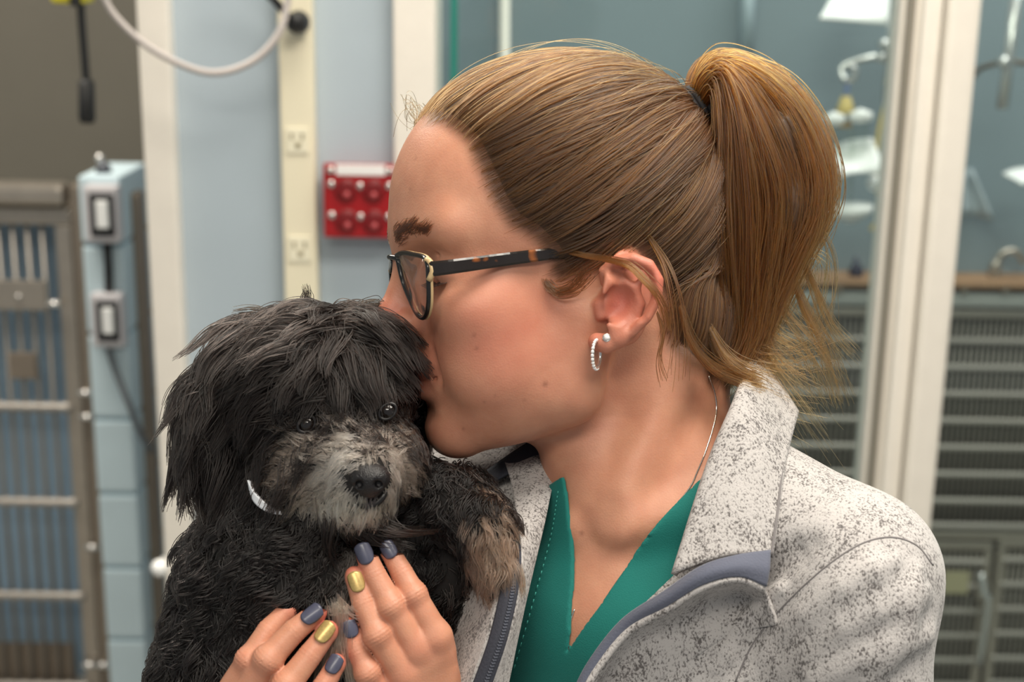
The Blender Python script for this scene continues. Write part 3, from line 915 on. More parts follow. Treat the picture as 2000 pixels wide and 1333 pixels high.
# skin: natural flush of nose, cheek, ear and fingertips kept as a tint on the skin itself
def gau(p, c, r):
    return np.exp(-(((p - c) / r) ** 2).sum(-1))
flush = np.zeros(len(bv)); tan_ = np.zeros(len(bv)); mole = np.zeros(len(bv))
qa = hloc(bv.T).T.astype(float); qa[:, 1] = np.abs(qa[:, 1])
flush += 0.95 * gau(qa, (372, 0, -20), (40, 45, 42)) + 0.5 * gau(qa, (190, 175, -70), (120, 100, 105))
flush += 0.85 * gau(qa, (345, 0, -142), (40, 60, 36)) + 0.35 * gau(qa, (300, 60, -90), (60, 60, 60)) + 0.4 * gau(qa, (280, 0, -250), (60, 70, 50))
earw = np.clip(1 - np.abs(evalc(sdf_ear, qa)) / 4.0, 0, 1)
flush += earw * (0.4 + 0.35 * gau(qa, E(1284, 540, 295), (60, 60, 50)) + 0.5 * gau(qa, E(1205, 598, 240), (34, 40, 36)))
for k, (pts, rs) in FING.items():
    tip = pts[0] + nrm(pts[0] - pts[1]) * 14
    flush += 0.8 * gau(bv, tip, 26) + 0.28 * gau(bv, pts[1], 20) + 0.4 * gau(bv, pts[2], 24) + 0.3 * gau(bv, pts[3], 30)
for (mx, my, r, s) in ((1065, 751, 6, 1.0), (926, 655, 5, .6), (931, 681, 4.5, .7), (905, 838, 4, .7), (946, 786, 3.6, .5), (1025, 782, 3.5, .4),
                       (812, 310, 4.5, .5), (801, 369, 5, .4), (1136, 1042, 5.5, .8), (968, 773, 4, .4), (860, 700, 4, .3)):
    c = trace(sdf_body, mx, my)[0]
    mole += 0.62 * s * gau(bv, c, r * 0.82)
noi = (np.sin(bv[:, 0] * .041 + 2 * np.sin(bv[:, 1] * .03)) * np.sin(bv[:, 1] * .05 + bv[:, 2] * .033)) * 0.5 + 0.5
flush += 0.12 * noi
me = mesh_from('body', to_world(bv), bq)
at_ = me.attributes.new('flush', 'FLOAT', 'POINT'); at_.data.foreach_set('value', np.clip(flush, 0, 1).astype(np.float32))
at_ = me.attributes.new('mole', 'FLOAT', 'POINT'); at_.data.foreach_set('value', np.clip(mole, 0, 1).astype(np.float32))

def skin_mat():
    m = bpy.data.materials.new('skin'); m.use_nodes = True; nt = m.node_tree; b = nt.nodes['Principled BSDF']
    fl = node(nt, 'ShaderNodeAttribute', attribute_name='flush'); mo = node(nt, 'ShaderNodeAttribute', attribute_name='mole')
    tc = node(nt, 'ShaderNodeTexCoord')
    n1 = node(nt, 'ShaderNodeTexNoise'); n1.inputs['Scale'].default_value = 90; n1.inputs['Detail'].default_value = 4
    nt.links.new(tc.outputs['Object'], n1.inputs['Vector'])
    r0 = node(nt, 'ShaderNodeValToRGB'); r0.color_ramp.elements[0].position = .3; r0.color_ramp.elements[1].position = .7
    r0.color_ramp.elements[0].color = (*lin((193, 137, 110)), 1); r0.color_ramp.elements[1].color = (*lin((204, 149, 121)), 1)
    nt.links.new(n1.outputs['Fac'], r0.inputs[0])
    mx = node(nt, 'ShaderNodeMix', data_type='RGBA'); mx.inputs['B'].default_value = (*lin((184, 100, 84)), 1)
    nt.links.new(fl.outputs['Fac'], mx.inputs['Factor']); nt.links.new(r0.outputs[0], mx.inputs['A'])
    mx2 = node(nt, 'ShaderNodeMix', data_type='RGBA'); mx2.inputs['B'].default_value = (*lin((112, 60, 46)), 1)
    nt.links.new(mo.outputs['Fac'], mx2.inputs['Factor']); nt.links.new(mx.outputs['Result'], mx2.inputs['A'])
    sa = node(nt, 'ShaderNodeAttribute', attribute_name='scalp')
    mx3 = node(nt, 'ShaderNodeMix', data_type='RGBA'); mx3.inputs['B'].default_value = (*lin((78, 54, 38)), 1)
    nt.links.new(sa.outputs['Fac'], mx3.inputs['Factor']); nt.links.new(mx2.outputs['Result'], mx3.inputs['A'])
    nt.links.new(mx3.outputs['Result'], b.inputs['Base Color'])
    b.inputs['Roughness'].default_value = 0.46; b.inputs['Specular IOR Level'].default_value = 0.42
    b.inputs['Subsurface Weight'].default_value = 0.28; b.inputs['Subsurface Scale'].default_value = 0.004
    b.inputs['Subsurface Radius'].default_value = (1.0, 0.38, 0.2)
    n2 = node(nt, 'ShaderNodeTexVoronoi'); n2.inputs['Scale'].default_value = 900
    nt.links.new(tc.outputs['Object'], n2.inputs['Vector'])
    bp = node(nt, 'ShaderNodeBump'); bp.inputs['Strength'].default_value = 0.12; bp.inputs['Distance'].default_value = 0.0006
    nt.links.new(n2.outputs['Distance'], bp.inputs['Height']); nt.links.new(bp.outputs[0], b.inputs['Normal'])
    return m
m_skin = skin_mat()
base = to_world(P(1245, 1000, 40)); base = np.array([float(base[0]), float(base[1]), 0.0])
person = empty('person', base)
tag(person, 'person in grey fleece and teal scrubs kissing the black dog', 'person')
body = link('body', me, m_skin, person)

# ------------------------------------------------------------------ hair of the person
def in_poly(pt, poly):
    x, y = pt[:, 0], pt[:, 1]; r = np.zeros(len(pt), bool); n = len(poly)
    for i in range(n):
        x0, y0 = poly[i]; x1, y1 = poly[(i + 1) % n]
        c = ((y0 > y) != (y1 > y)) & (x < (x1 - x0) * (y - y0) / (y1 - y0 + 1e-9) + x0)
        r ^= c
    return r
def poly_sd(x, y, poly):
    """signed distance to a closed polygon, negative inside"""
    d = np.full(x.shape, 1e9, np.float32); s = np.ones(x.shape, np.float32); n = len(poly)
    for i in range(n):
        ax_, ay = poly[i]; bx, by = poly[i - 1]
        ex, ey = bx - ax_, by - ay; wx, wy = x - ax_, y - ay
        t = np.clip((wx * ex + wy * ey) / (ex * ex + ey * ey + 1e-9), 0, 1)
        d = np.minimum(d, (wx - ex * t) ** 2 + (wy - ey * t) ** 2)
        c1 = y >= ay; c2 = y < by; c3 = ex * wy > ey * wx
        f = (c1 & c2 & c3) | (~c1 & ~c2 & ~c3)
        s = np.where(f, -s, s)
    return s * np.sqrt(d)

def sdf_scalp(p):
    q = hloc(p); q[1] = np.abs(q[1])
    d = sdf_skull(q)
    d = smin(d, ell(q, (120, 0, -60), (196, 186, 215)), 60)
    return smin(d, sdf_neck(p), 40)

hair_px = [(852, 254), (893, 286), (922, 345), (948, 405), (982, 452), (1026, 478), (1056, 508), (1064, 545), (1090, 566), (1128, 552), (1160, 522), (1186, 512), (1240, 512), (1276, 540), (1286, 590), (1278, 640), (1290, 690), (1330, 735), (1400, 768)]
hp = trace(sdf_scalp, [a for a, b in hair_px], [b for a, b in hair_px])
hq = hloc(hp.T).T
HPOLY = [tuple(H(806, 264, 0)[[0, 2]])] + [(a, c) for a, b, c in hq] + [(-420, -300), (-460, 150), (-300, 520), (250, 520)]
TIE = H(1352, 222, 0)
sv = HV
ql = hloc(sv.T).T
earv = evalc(sdf_ear, np.stack([ql[:, 0], np.abs(ql[:, 1]), ql[:, 2]], 1))
onscalp = in_poly(ql[:, [0, 2]], HPOLY) & (ql[:, 2] > -260) & (earv > 6) & (tloc(sv.T).T[:, 2] > 60)
edge = -poly_sd(ql[:, 0], ql[:, 2], HPOLY)

# roots showing through the skin along the hairline
sca = np.zeros(len(bv), np.float32); e_ = np.clip((edge + 3) / 34.0, 0, 1) * (ql[:, 2] > -260) * (earv > 6) * (tloc(sv.T)[2] > 60)
sca[:len(HV)] = (e_ * e_ * (3 - 2 * e_)) * 0.9
at_ = me.attributes.new('scalp', 'FLOAT', 'POINT'); at_.data.foreach_set('value', sca)
m_cap = mat('hair_base', (66, 46, 31), 0.6, vary=0.25, vscale=300, stretch=(1, 1, 1))
# scalp layer: the skin-tight layer of hair under the strands
keepv = onscalp
fk = keepv[HQ].all(1)
idx = np.full(len(HV), -1); used = np.unique(HQ[fk]); idx[used] = np.arange(len(used))
gn = grad(sdf_scalp, HV[used], 3)
capv = HV[used] + gn * np.clip(edge[used] * 0.2 - 8.0, -5.0, 8.0)[:, None]
hair = link('hair', mesh_from('hair', to_world(capv), idx[HQ[fk]]), m_cap, person)
hair['label'] = 'brown hair pulled back into a high ponytail'

m_hair = hair_mat('brown_hair', 0.34, 0.55, 0.0, 1.48)
def strand_colors(n, a, b, jitter=0.16):
    t = RNG.random(n)[:, None]
    c = np.array(lin(a))[None] * (1 - t) + np.array(lin(b))[None] * t
    c = c * np.array([0.24, 0.215, 0.17])[None]
    return (c * np.clip(1 + jitter * RNG.standard_normal((n, 1)), 0.4, 1.9)).astype(np.float32)

HCEN = np.array([15.0, 0, 130]); HAX = nrm(TIE - HCEN); HU1 = nrm(np.cross(HAX, [0, 1.0, 0])); HU2 = np.cross(HAX, HU1)
def h1(x, k):
    return (np.sin(x * 12.9898 + k * 78.233) * 43758.5453) % 1.0
def swept(N, K=14):
    cand = np.where(onscalp & (edge > 0.5))[0]
    w = np.where(ql[cand, 1] > -40, 1.0, 0.4) * np.clip(edge[cand] / 26, 0.10, 1) 
    sel = RNG.choice(cand, N, p=w / w.sum())
    root = HV[sel] + RNG.standard_normal((N, 3)) * 2.2
    rl = hloc(root.T).T.astype(float)
    s = np.linspace(0, 1, K)
    # locks run along the sweep: strands at one bearing round the tie share colour, height and drift
    v = rl - HCEN; az = np.arctan2(v @ HU2, v @ HU1) + 0.05 * np.sin(np.linalg.norm(rl - TIE, axis=1) / 60.0)
    la = np.floor(az / 0.075); lb = np.floor(az / 0.021)
    ph, ph2, ph3 = h1(la, 1), h1(la, 2), h1(lb, 3)
    tgt = TIE + np.stack([RNG.normal(0, 6, N), RNG.normal(0, 15, N), RNG.normal(0, 15, N)], 1)
    pth = rl[:, None, :] * (1 - s)[None, :, None] + tgt[:, None, :] * s[None, :, None]
    sn = np.sin(PI * s)[None]
    pth[:, :, 2] += ((ph - 0.66) * 40)[:, None] * sn * np.clip(np.abs(rl[:, 1]) / 200, 0, 1)[:, None]
    pth[:, :, 2] += (RNG.normal(0, 2.6, N))[:, None] * sn
    pth[:, :, 2] += np.sin(s[None] * 9 + ph2[:, None] * 30) * 3.0 * sn
    f = HO + pth.reshape(-1, 3) @ HM
    hgt = 2.5 + (7 + 12 * ph2 + 6 * ph3)[:, None] * sn ** 0.7 + np.abs(RNG.normal(0, 3.2, N))[:, None] * sn
    top = np.clip((rl[:, 2] - 150) / 250, 0, 1)
    hgt = hgt + (1 * top)[:, None] * sn + 8 * (s[None] > 0.9)
    hg = hgt.reshape(-1)
    for _ in range(4):
        d = evalc(sdf_scalp, f); g = grad(sdf_scalp, f, 3)
        f = f - g * (d - hg)[:, None]
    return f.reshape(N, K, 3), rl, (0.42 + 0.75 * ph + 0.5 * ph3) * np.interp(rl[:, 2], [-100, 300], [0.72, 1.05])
hp_, rl_, lk_ = swept(19000)
colr = 0.74 * strand_colors(len(hp_), (96, 66, 46), (170, 122, 78)) * lk_[:, None]
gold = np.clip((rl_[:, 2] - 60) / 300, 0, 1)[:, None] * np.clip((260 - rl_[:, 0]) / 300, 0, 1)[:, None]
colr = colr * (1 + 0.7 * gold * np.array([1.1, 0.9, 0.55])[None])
taper = np.linspace(1, 0.75, hp_.shape[1])[None] * np.ones((len(hp_), 1)); taper[:, 0] = 0.15; taper[:, 1] = 0.6
# a loose upper layer that crosses the tight one
lo_ = hp_[RNG.choice(len(hp_), 1500)].copy(); sl_ = np.sin(PI * np.linspace(0, 1, lo_.shape[1]))
lo_ = lo_ + hu[None, None] * (RNG.normal(0, 11, len(lo_))[:, None] * sl_[None])[..., None]
fl_ = lo_.reshape(-1, 3); hl_ = (2.5 + RNG.uniform(9, 22, len(lo_))[:, None] * sl_[None] ** 0.6).reshape(-1)
for _ in range(4):
    fl_ = fl_ - grad(sdf_scalp, fl_, 3) * (evalc(sdf_scalp, fl_) - hl_)[:, None]
hair_object('loose_strands', fl_.reshape(lo_.shape), 0.7 * np.ones(lo_.shape[:2]), 0.8 * strand_colors(len(lo_), (120, 82, 50), (206, 150, 88)), m_hair, hair)
hair_object('swept_strands', hp_, 0.85 * taper, np.clip(colr, 0, 1), m_hair, hair)

# ---- ponytail
G = [  # guides: (px, py, z)
 [(1352, 222, 0), (1352, 160, 20), (1392, 116, 30), (1450, 128, 30), (1530, 170, 20), (1590, 262, 10), (1614, 360, 0), (1592, 440, 0), (1540, 500, 0), (1510, 570, 0)],
 [(1354, 222, -10), (1360, 165, -30), (1400, 124, -50), (1460, 140, -60), (1530, 200, -50), (1580, 300, -45), (1590, 400, -40), (1556, 480, -30), (1520, 560, -20), (1490, 640, -20)],
 [(1356, 224, -20), (1372, 170, -50), (1412, 136, -80), (1450, 180, -95), (1490, 270, -100), (1520, 370, -90), (1510, 470, -70), (1490, 560, -50), (1476, 640, -40), (1440, 720, -40)],
 [(1358, 226, -26), (1382, 176, -60), (1414, 150, -90), (1436, 220, -110), (1446, 320, -112), (1452, 430, -100), (1450, 530, -80), (1450, 620, -60), (1432, 690, -50), (1400, 730, -60)],
 [(1360, 230, -28), (1388, 190, -62), (1408, 180, -84), (1416, 260, -100), (1412, 360, -100), (1414, 460, -96), (1424, 560, -76), (1430, 640, -60), (1410, 690, -56), (1384, 716, -70)],
 [(1356, 222, 10), (1366, 150, 50), (1410, 112, 80), (1480, 140, 95), (1550, 220, 90), (1590, 330, 80), (1580, 430, 60), (1540, 520, 40), (1500, 600, 30), (1470, 680, 10)],
 [(1358, 224, 20), (1380, 170, 60), (1420, 140, 90), (1470, 200, 100), (1500, 320, 100), (1500, 440, 80), (1480, 550, 50), (1470, 640, 20), (1450, 710, 0), (1420, 740, -10)],
 [(1360, 226, 0), (1384, 180, 0), (1420, 170, 0), (1460, 240, 0), (1490, 340, 0), (1500, 440, 0), (1480, 540, 0), (1460, 630, 0), (1440, 690, 0), (1430, 730, 0)],
]
GK = 18
GG = np.array([crom([P(*c) for c in g], GK) for g in G])
def tail(N, keys, spread=16, length=None):
    i = RNG.choice(keys, N); j = RNG.choice(keys, N); w = RNG.random((N, 1, 1)) ** 1.6 * 0.6
    p = GG[i] * (1 - w) + GG[j] * w
    s = np.linspace(0, 1, GK)
    key = (np.floor(w[:, 0, 0] * 9) + i * 17 + j * 5).astype(float)
    cl = np.stack([(np.sin(key * 12.9898 + k * 37.7) * 43758.5453) % 1.0 - 0.5 for k in range(3)], 1)
    global tkey_
    tkey_ = key
    p = p + cl[:, None, :] * (30 * np.sin(PI * s * 0.75))[None, :, None]
    p = p + RNG.normal(0, 1, (N, 1, 3)) * (spread * (0.15 + 0.85 * np.sin(PI * np.clip(s * 0.62, 0, 1))))[None, :, None]
    p = p + np.sin(s[None, :, None] * 7 + RNG.random((N, 1, 3)) * 6) * (3.0 * s)[None, :, None]
    return p
tp = tail(5200, [0, 1, 2, 3, 4, 5, 6, 7], 13)
cut = RNG.uniform(0.86, 1.0, len(tp))
def retime(p, e):
    n, k, _ = p.shape; t = np.linspace(0, 1, k)[None] * e[:, None] * (k - 1)
    i = np.clip(t.astype(int), 0, k - 2); u = (t - i)[..., None]
    r = np.arange(n)[:, None]
    return p[r, i] * (1 - u) + p[r, i + 1] * u
tp = retime(tp, cut)
tc_ = 0.86 * strand_colors(len(tp), (122, 74, 36), (208, 136, 62)) * np.repeat(0.6 + 0.8 * h1(tkey_, 5)[:, None], 3, 1)
tt = np.linspace(1, 0.35, GK)[None] * np.ones((len(tp), 1)); tt[:, 0] = .8
hair_object('ponytail_strands', tp, 1.1 * tt, tc_, m_hair, hair)
# solid heart of the ponytail so that no light passes through it
def sdf_tail(p):
    d = cap(p, P(1356, 222, 0), P(1410, 168, 0), 26, 38)
    d = smin(d, cap(p, P(1412, 165, 0), P(1490, 270, 0), 34, 80), 40)
    d = smin(d, cap(p, P(1490, 270, 0), P(1496, 400, 0), 80, 84), 40)
    d = smin(d, cap(p, P(1496, 400, 0), P(1462, 560, -10), 78, 40), 50)
    return smin(d, cap(p, P(1462, 560, -10), P(1436, 680, -30), 38, 14), 40)
tv, tq = surface_net(sdf_tail, P(1320, 110, 0) - [0, 0, 130], P(1640, 720, 0) + [0, 0, 110], 6.0)
link('ponytail_core', mesh_from('ponytail_core', to_world(tv), tq), m_cap, hair)

# ---- flyaways, nape ends and the loose temple lock
def lock(n, pts, spread, r=0.9, ca=(120, 82, 46), cb=(190, 138, 78), K=12, fan=1.0):
    c = crom([P(*q) for q in pts], K); s = np.linspace(0, 1, K)
    p = c[None] + RNG.normal(0, 1, (n, 1, 3)) * (spread * (0.16 + fan * s))[None, :, None]
    p = p + np.sin(s[None, :, None] * 5 + RNG.random((n, 1, 3)) * 6) * (2.5 * s)[None, :, None]
    hair_object('loose_lock', p, r * np.linspace(1, 0.4, K)[None] * np.ones((n, 1)), strand_colors(n, ca, cb), m_hair, hair)
lock(34, [(935, 372, -150), (985, 430, -190), (1060, 478, -225), (1130, 498, -262), (1185, 508, -286), (1228, 520, -318), (1266, 556, -330), (1292, 590, -322), (1304, 640, -300)], 4.2)
lock(9, [(1266, 462, -215), (1296, 510, -250), (1312, 555, -266), (1322, 610, -262), (1326, 680, -250), (1322, 740, -240)], 10)
lock(9, [(1284, 610, -262), (1296, 650, -262), (1290, 700, -258), (1298, 740, -250)], 7)
lock(70, [(1330, 600, -185), (1352, 670, -178), (1394, 718, -160), (1442, 742, -130), (1478, 750, -120)], 13, fan=0.8)
lock(140, [(1385, 640, -120), (1410, 690, -120), (1440, 722, -120), (1480, 742, -110)], 16, fan=0.6)
lock(50, [(1060, 520, -225), (1066, 550, -232), (1088, 570, -236), (1122, 560, -246), (1146, 532, -256)], 7, ca=(92, 64, 42), cb=(150, 108, 72))
ends = [
 ([(1560, 480, 0), (1590, 560, 0), (1625, 640, 0), (1664, 690, 0)], 26, 5),
 ([(1540, 520, 0), (1570, 600, 0), (1610, 680, 0), (1640, 780, 0)], 36, 6),
 ([(1510, 560, 0), (1540, 620, 0), (1590, 680, 0), (1628, 740, 0)], 26, 9),
 ([(1490, 590, -10), (1510, 650, -10), (1560, 690, -10), (1600, 780, -10)], 30, 10),
 ([(1480, 600, -20), (1500, 680, -20), (1530, 720, -20), (1560, 740, -20)], 40, 12),
 ([(1470, 620, 10), (1500, 700, 10), (1540, 760, 0), (1590, 830, 0)], 26, 16),
 ([(1460, 640, -30), (1480, 690, -30), (1540, 700, -30), (1600, 680, -30)], 18, 12),
 ([(1450, 640, -30), (1430, 700, -50), (1460, 740, -50), (1500, 770, -50)], 50, 10),
 ([(1440, 640, 20), (1470, 720, 20), (1500, 790, 20), (1550, 810, 20)], 30, 14),
 ([(1590, 420, 0), (1625, 500, 0), (1620, 580, 0), (1590, 640, 0)], 8, 8),
 ([(1560, 480, 20), (1600, 520, 20), (1590, 590, 20), (1570, 660, 20)], 14, 14)]
for pts, n, sp in ends:
    lock(int(n * 1.5), pts, sp * 1.9, 0.6)
fly = []
for k in range(150):
    i = RNG.integers(0, len(hp_)); p = hp_[i].copy(); s = np.linspace(0, 1, len(p))
    g = grad(sdf_scalp, p, 3); p = p + g * (RNG.uniform(3, 17) * np.sin(PI * s))[:, None] + RNG.normal(0, 10, (1, 3)) * np.sin(PI * s)[:, None]
    fly.append(p)
hair_object('flyaway_hairs', np.array(fly), 0.5 * np.ones((len(fly), len(fly[0]))), strand_colors(len(fly), (130, 95, 60), (190, 145, 90)), m_hair, hair)
fr = []
for k in range(34):
    a = P(RNG.uniform(806, 850), RNG.uniform(225, 270), RNG.uniform(-60, 30)); t = np.linspace(0, 1, 10)[:, None]
    cen = P(RNG.uniform(775, 815), RNG.uniform(150, 250), -20)
    b = P(cen[0] + 1000 + RNG.uniform(-20, 40), RNG.uniform(180, 270), -20)
    fr.append((1 - t) ** 2 * a + 2 * t * (1 - t) * cen + t ** 2 * b)
hair_object('baby_hairs', np.array(fr), 0.4 * np.ones((len(fr), 10)), strand_colors(len(fr), (150, 110, 80), (190, 150, 110)), m_hair, hair)

# brow and lashes
def brow(n, sgn):
    u = RNG.random(n); v = RNG.normal(0, 1, n)
    b = 34 + 100 * u; c = 118 + 17 * np.sin(PI * np.clip(u * .8 + .1, 0, 1)) + v * (9.0 - 5.5 * u); a = np.full(n, 330.0)
    st = HO + np.stack([a, sgn * b, c], 1) @ HM
    for _ in range(8):
        d = evalc(sdf_head, st); st = st - (hf * 1.0)[None] * d[:, None] * 0.8
    t = np.linspace(0, 1, 5)[None, :, None]
    dr = (-hf * 0.35 + hl * sgn * 0.9 + hu * 0.35)[None] + RNG.normal(0, .26, (n, 3))
    p = st[:, None, :] + dr[:, None, :] * t * 22
    g = grad(sdf_head, p.reshape(-1, 3), 2); d = evalc(sdf_head, p.reshape(-1, 3))
    p = (p.reshape(-1, 3) - g * (d - 1.5)[:, None]).reshape(n, 5, 3)
    return p
bp_ = np.concatenate([brow(260, 1), brow(260, -1)])
hair_object('eyebrow_hairs', bp_, np.array([0.45, .5, .5, .4, .2])[None] * np.ones((len(bp_), 1)), strand_colors(len(bp_), (92, 66, 48), (124, 92, 68)), m_hair, person)
ls = []
for k in range(90):
    for sgn in (1, -1):
        u = RNG.random(); b0 = 74 + 70 * u
        c0 = np.interp(u, [0, .5, 1], [40, 31, 36]); a0 = np.interp(u, [0, .5, 1], [306, 302, 280])
        q0 = np.array([a0, b0, c0]); q1 = q0 + [10, 4 * (u - .3), -7]; q2 = q1 + [10, 8 * (u - .2), -2]
        l = np.array([q0, q1, q2]); l[:, 1] *= sgn
        ls.append(crom(hfig(l), 5))
hair_object('eyelashes', np.array(ls), np.array([.9, .8, .7, .5, .25])[None] * np.ones((len(ls), 1)), strand_colors(len(ls), (40, 28, 22), (60, 42, 32)), m_hair, person)

# ------------------------------------------------------------------ hair tie, glasses, jewellery
def ring_pts(c, ax_, r, n=40, squash=1.0):
    ax_ = nrm(np.asarray(ax_, float)); u = nrm(np.cross(ax_, [0.1, 0.2, 1])); w = np.cross(ax_, u)
    t = np.linspace(0, 2 * PI, n, endpoint=False)
    return c + r * (np.cos(t)[:, None] * u + squash * np.sin(t)[:, None] * w)
ht = empty('hair_tie', to_world(P(1350, 222, 0))); tag(ht, 'black elastic tie wound round the ponytail root', 'hair tie')
for k in range(4):
    c = P(1344 + 9 * k, 230 - 6 * k, -6)
    tube('elastic_loop', to_world(ring_pts(c, (0.86, -0.46, 0.05 * k), 53 - 3 * k)), 8 * S, mat('black_elastic', (18, 18, 24), 0.7) if k == 0 else MATS['black_elastic'], ht, 8, True)

m_frame = mat('black_acetate', (24, 22, 22), 0.2, spec=0.6)
m_framein = mat('cream_acetate', (198, 170, 126), 0.25, spec=0.6)
def tort():
    m = mat('tortoise_acetate', (30, 22, 18), 0.2, spec=0.6); nt = m.node_tree; b = nt.nodes['Principled BSDF']
    tc = node(nt, 'ShaderNodeTexCoord'); n = node(nt, 'ShaderNodeTexNoise'); n.inputs['Scale'].default_value = 110; n.inputs['Detail'].default_value = 1
    r = node(nt, 'ShaderNodeValToRGB'); r.color_ramp.elements[0].position = .60; r.color_ramp.elements[1].position = .68
    r.color_ramp.elements[0].color = (*lin((28, 22, 20)), 1); r.color_ramp.elements[1].color = (*lin((150, 84, 34)), 1)
    nt.links.new(tc.outputs['Object'], n.inputs[0]); nt.links.new(n.outputs['Fac'], r.inputs[0]); nt.links.new(r.outputs[0], b.inputs['Base Color'])
    return m
m_tort = tort()
gl = empty('eyeglasses', to_world(P(820, 560, -100))); tag(gl, 'black and tortoise framed eyeglasses worn by the person', 'glasses')
lens_px = [(775, 499, 27), (786, 494, 60), (806, 497, 120), (832, 507, 194), (837, 545, 202), (837, 596, 188), (829, 620, 152), (815, 614, 106), (801, 586, 62), (786, 546, 34)]
lens_h = np.array([H(*q) for q in lens_px])
# a lens lies on one gently wrapped sheet: replace the forward coordinate by its best fit
Afit = np.c_[np.ones(len(lens_h)), lens_h[:, 1], lens_h[:, 1] ** 2, lens_h[:, 2]]
cf = np.linalg.lstsq(Afit, lens_h[:, 0], rcond=None)[0]
def lens_a(b, c):
    return cf[0] + cf[1] * b + cf[2] * b * b + cf[3] * c
loop = crom(np.vstack([lens_h, lens_h[:1]]), 61)[:-1]
m_lens = clear_mat('lens_glass', (0.97, 0.97, 0.97), 1.5)
for sgn in (1, -1):
    lp = loop * np.array([1, sgn, 1])
    tube('lens_rim', to_world(hfig(lp)), 4.6 * S, m_frame, gl, 10, True)
    ci = lp + np.array([-4.5, 0, 0]); cc_ = ci.mean(0)
    tube('rim_lining', to_world(hfig(cc_ + (ci - cc_) * 1.02)), 3.2 * S, m_framein, gl, 8, True)
    v = np.vstack([lp.mean(0)[None] + [3, 0, 0], lp]); n = len(lp)
    f = [(0, 1 + i, 1 + (i + 1) % n) for i in range(n)]
    o = pyd('lens', to_world(hfig(v)), f, m_lens, gl); s_ = o.modifiers.new('t', 'SOLIDIFY'); s_.thickness = 4 * S
    # end piece and temple
    sb_ = lambda x, y, o: H(x, y, float(hloc(trace(sdf_body, x, y).T)[1, 0]) + o)
    path = [H(838, 524, 202), H(850, 525, 211), H(900, 519, 222), sb_(980, 508, 10), sb_(1050, 499, 7), sb_(1085, 496, -3), sb_(1130, 497, -8), sb_(1170, 506, -12)]
    path = crom(np.array(path), 40) * np.array([1, sgn, 1])
    hh = np.interp(np.linspace(0, 1, 40), [0, .05, .3, .7, 1], [15, 13.5, 12.5, 10, 9]); tw = 5.0
    fw = hfig(path); tn = np.gradient(fw, axis=0); tn /= np.linalg.norm(tn, axis=1)[:, None]
    up = np.tile(hu, (40, 1)); up -= tn * (up * tn).sum(1)[:, None]; up /= np.linalg.norm(up, axis=1)[:, None]; sd = np.cross(tn, up)
    vs = []
    for (y, x) in ((1, .55), (.7, 1), (-.7, 1), (-1, .55), (-1, -.55), (-.7, -1), (.7, -1), (1, -.55)):
        vs.append(fw + up * (hh * y)[:, None] + sd * tw * x)
    vs = np.array(vs).transpose(1, 0, 2).reshape(-1, 3)
    fs = [(i * 8 + k, i * 8 + (k + 1) % 8, (i + 1) * 8 + (k + 1) % 8, (i + 1) * 8 + k) for i in range(39) for k in range(8)] + [tuple(range(8)), tuple(range(39 * 8, 40 * 8))]
    pyd('temple', to_world(vs), fs, m_tort, gl, smooth=False)
    ep = hfig(np.array([H(833, 508, 196), H(840, 512, 205), H(845, 530, 209), H(838, 548, 203)]) * np.array([1, sgn, 1]))
    tube('end_piece', to_world(crom(ep, 10)), 6.0 * S, m_framein, gl, 8)
br_ = np.array([[lens_a(27, 92), 27, H(775, 505, 27)[2]], [lens_a(0, 92) + 8, 0, H(775, 505, 27)[2] + 5], [lens_a(27, 92), -27, H(775, 505, 27)[2]]])
tube('bridge', to_world(hfig(crom(br_, 12))), 5 * S, m_frame, gl, 10)

m_silver = mat('silver', (226, 224, 220), 0.16, metal=0.9)
m_gem = mat('clear_stone', (240, 240, 240), 0.05, spec=0.9)
hoop = empty('hoop_earring', to_world(P(1164, 694, -300))); tag(hoop, 'small silver stone set hoop earring in the ear lobe', 'earring')
ez = trace(sdf_body, 1164, 676)[0][2]
hc = P(1165, 693, ez - 2)
rp = ring_pts(hc, (0.94, 0.02, -0.34), 24, 48)
tube('hoop_band', to_world(rp), 3.0 * S, m_silver, hoop, 8, True)
bm = bmesh.new(); bmesh.ops.create_icosphere(bm, subdivisions=1, radius=3.4 * S)
gem = bpy.data.meshes.new('stone'); bm.to_mesh(gem); bm.free(); gem.materials.append(m_gem)
for i in range(0, 48, 2):
    if rp[i][2] < hc[2] + 8:
        o = bpy.data.objects.new('stone', gem); COL.objects.link(o); o.location = tuple(to_world(rp[i] + (rp[i] - hc) * 0.08)); setparent(o, hoop)
stud = empty('stud_earring', to_world(trace(sdf_body, 1185, 660)[0])); tag(stud, 'tiny round clear stud earring above the hoop', 'earring')
sp_ = trace(sdf_body, 1185, 660)[0]
bm = bmesh.new(); bmesh.ops.create_icosphere(bm, subdivisions=2, radius=5.4 * S)
bm_obj('stone', bm, m_gem, stud).location = tuple(to_world(sp_ + [0, 0, -3]))
tube('setting', to_world(ring_pts(sp_ + [0, 0, -1], (0, 0, 1), 6.2, 20)), 1.8 * S, m_silver, stud, 6, True)
nk = empty('necklace', to_world(trace(sdf_body, 1375, 890)[0])); tag(nk, 'fine silver chain necklace round the neck', 'necklace')
def onskin(pts, n, off=3.0):
    q_ = crom(np.array(pts, float), n)
    return trace(sdf_body, q_[:, 0], q_[:, 1]) + [0, 0, -off]
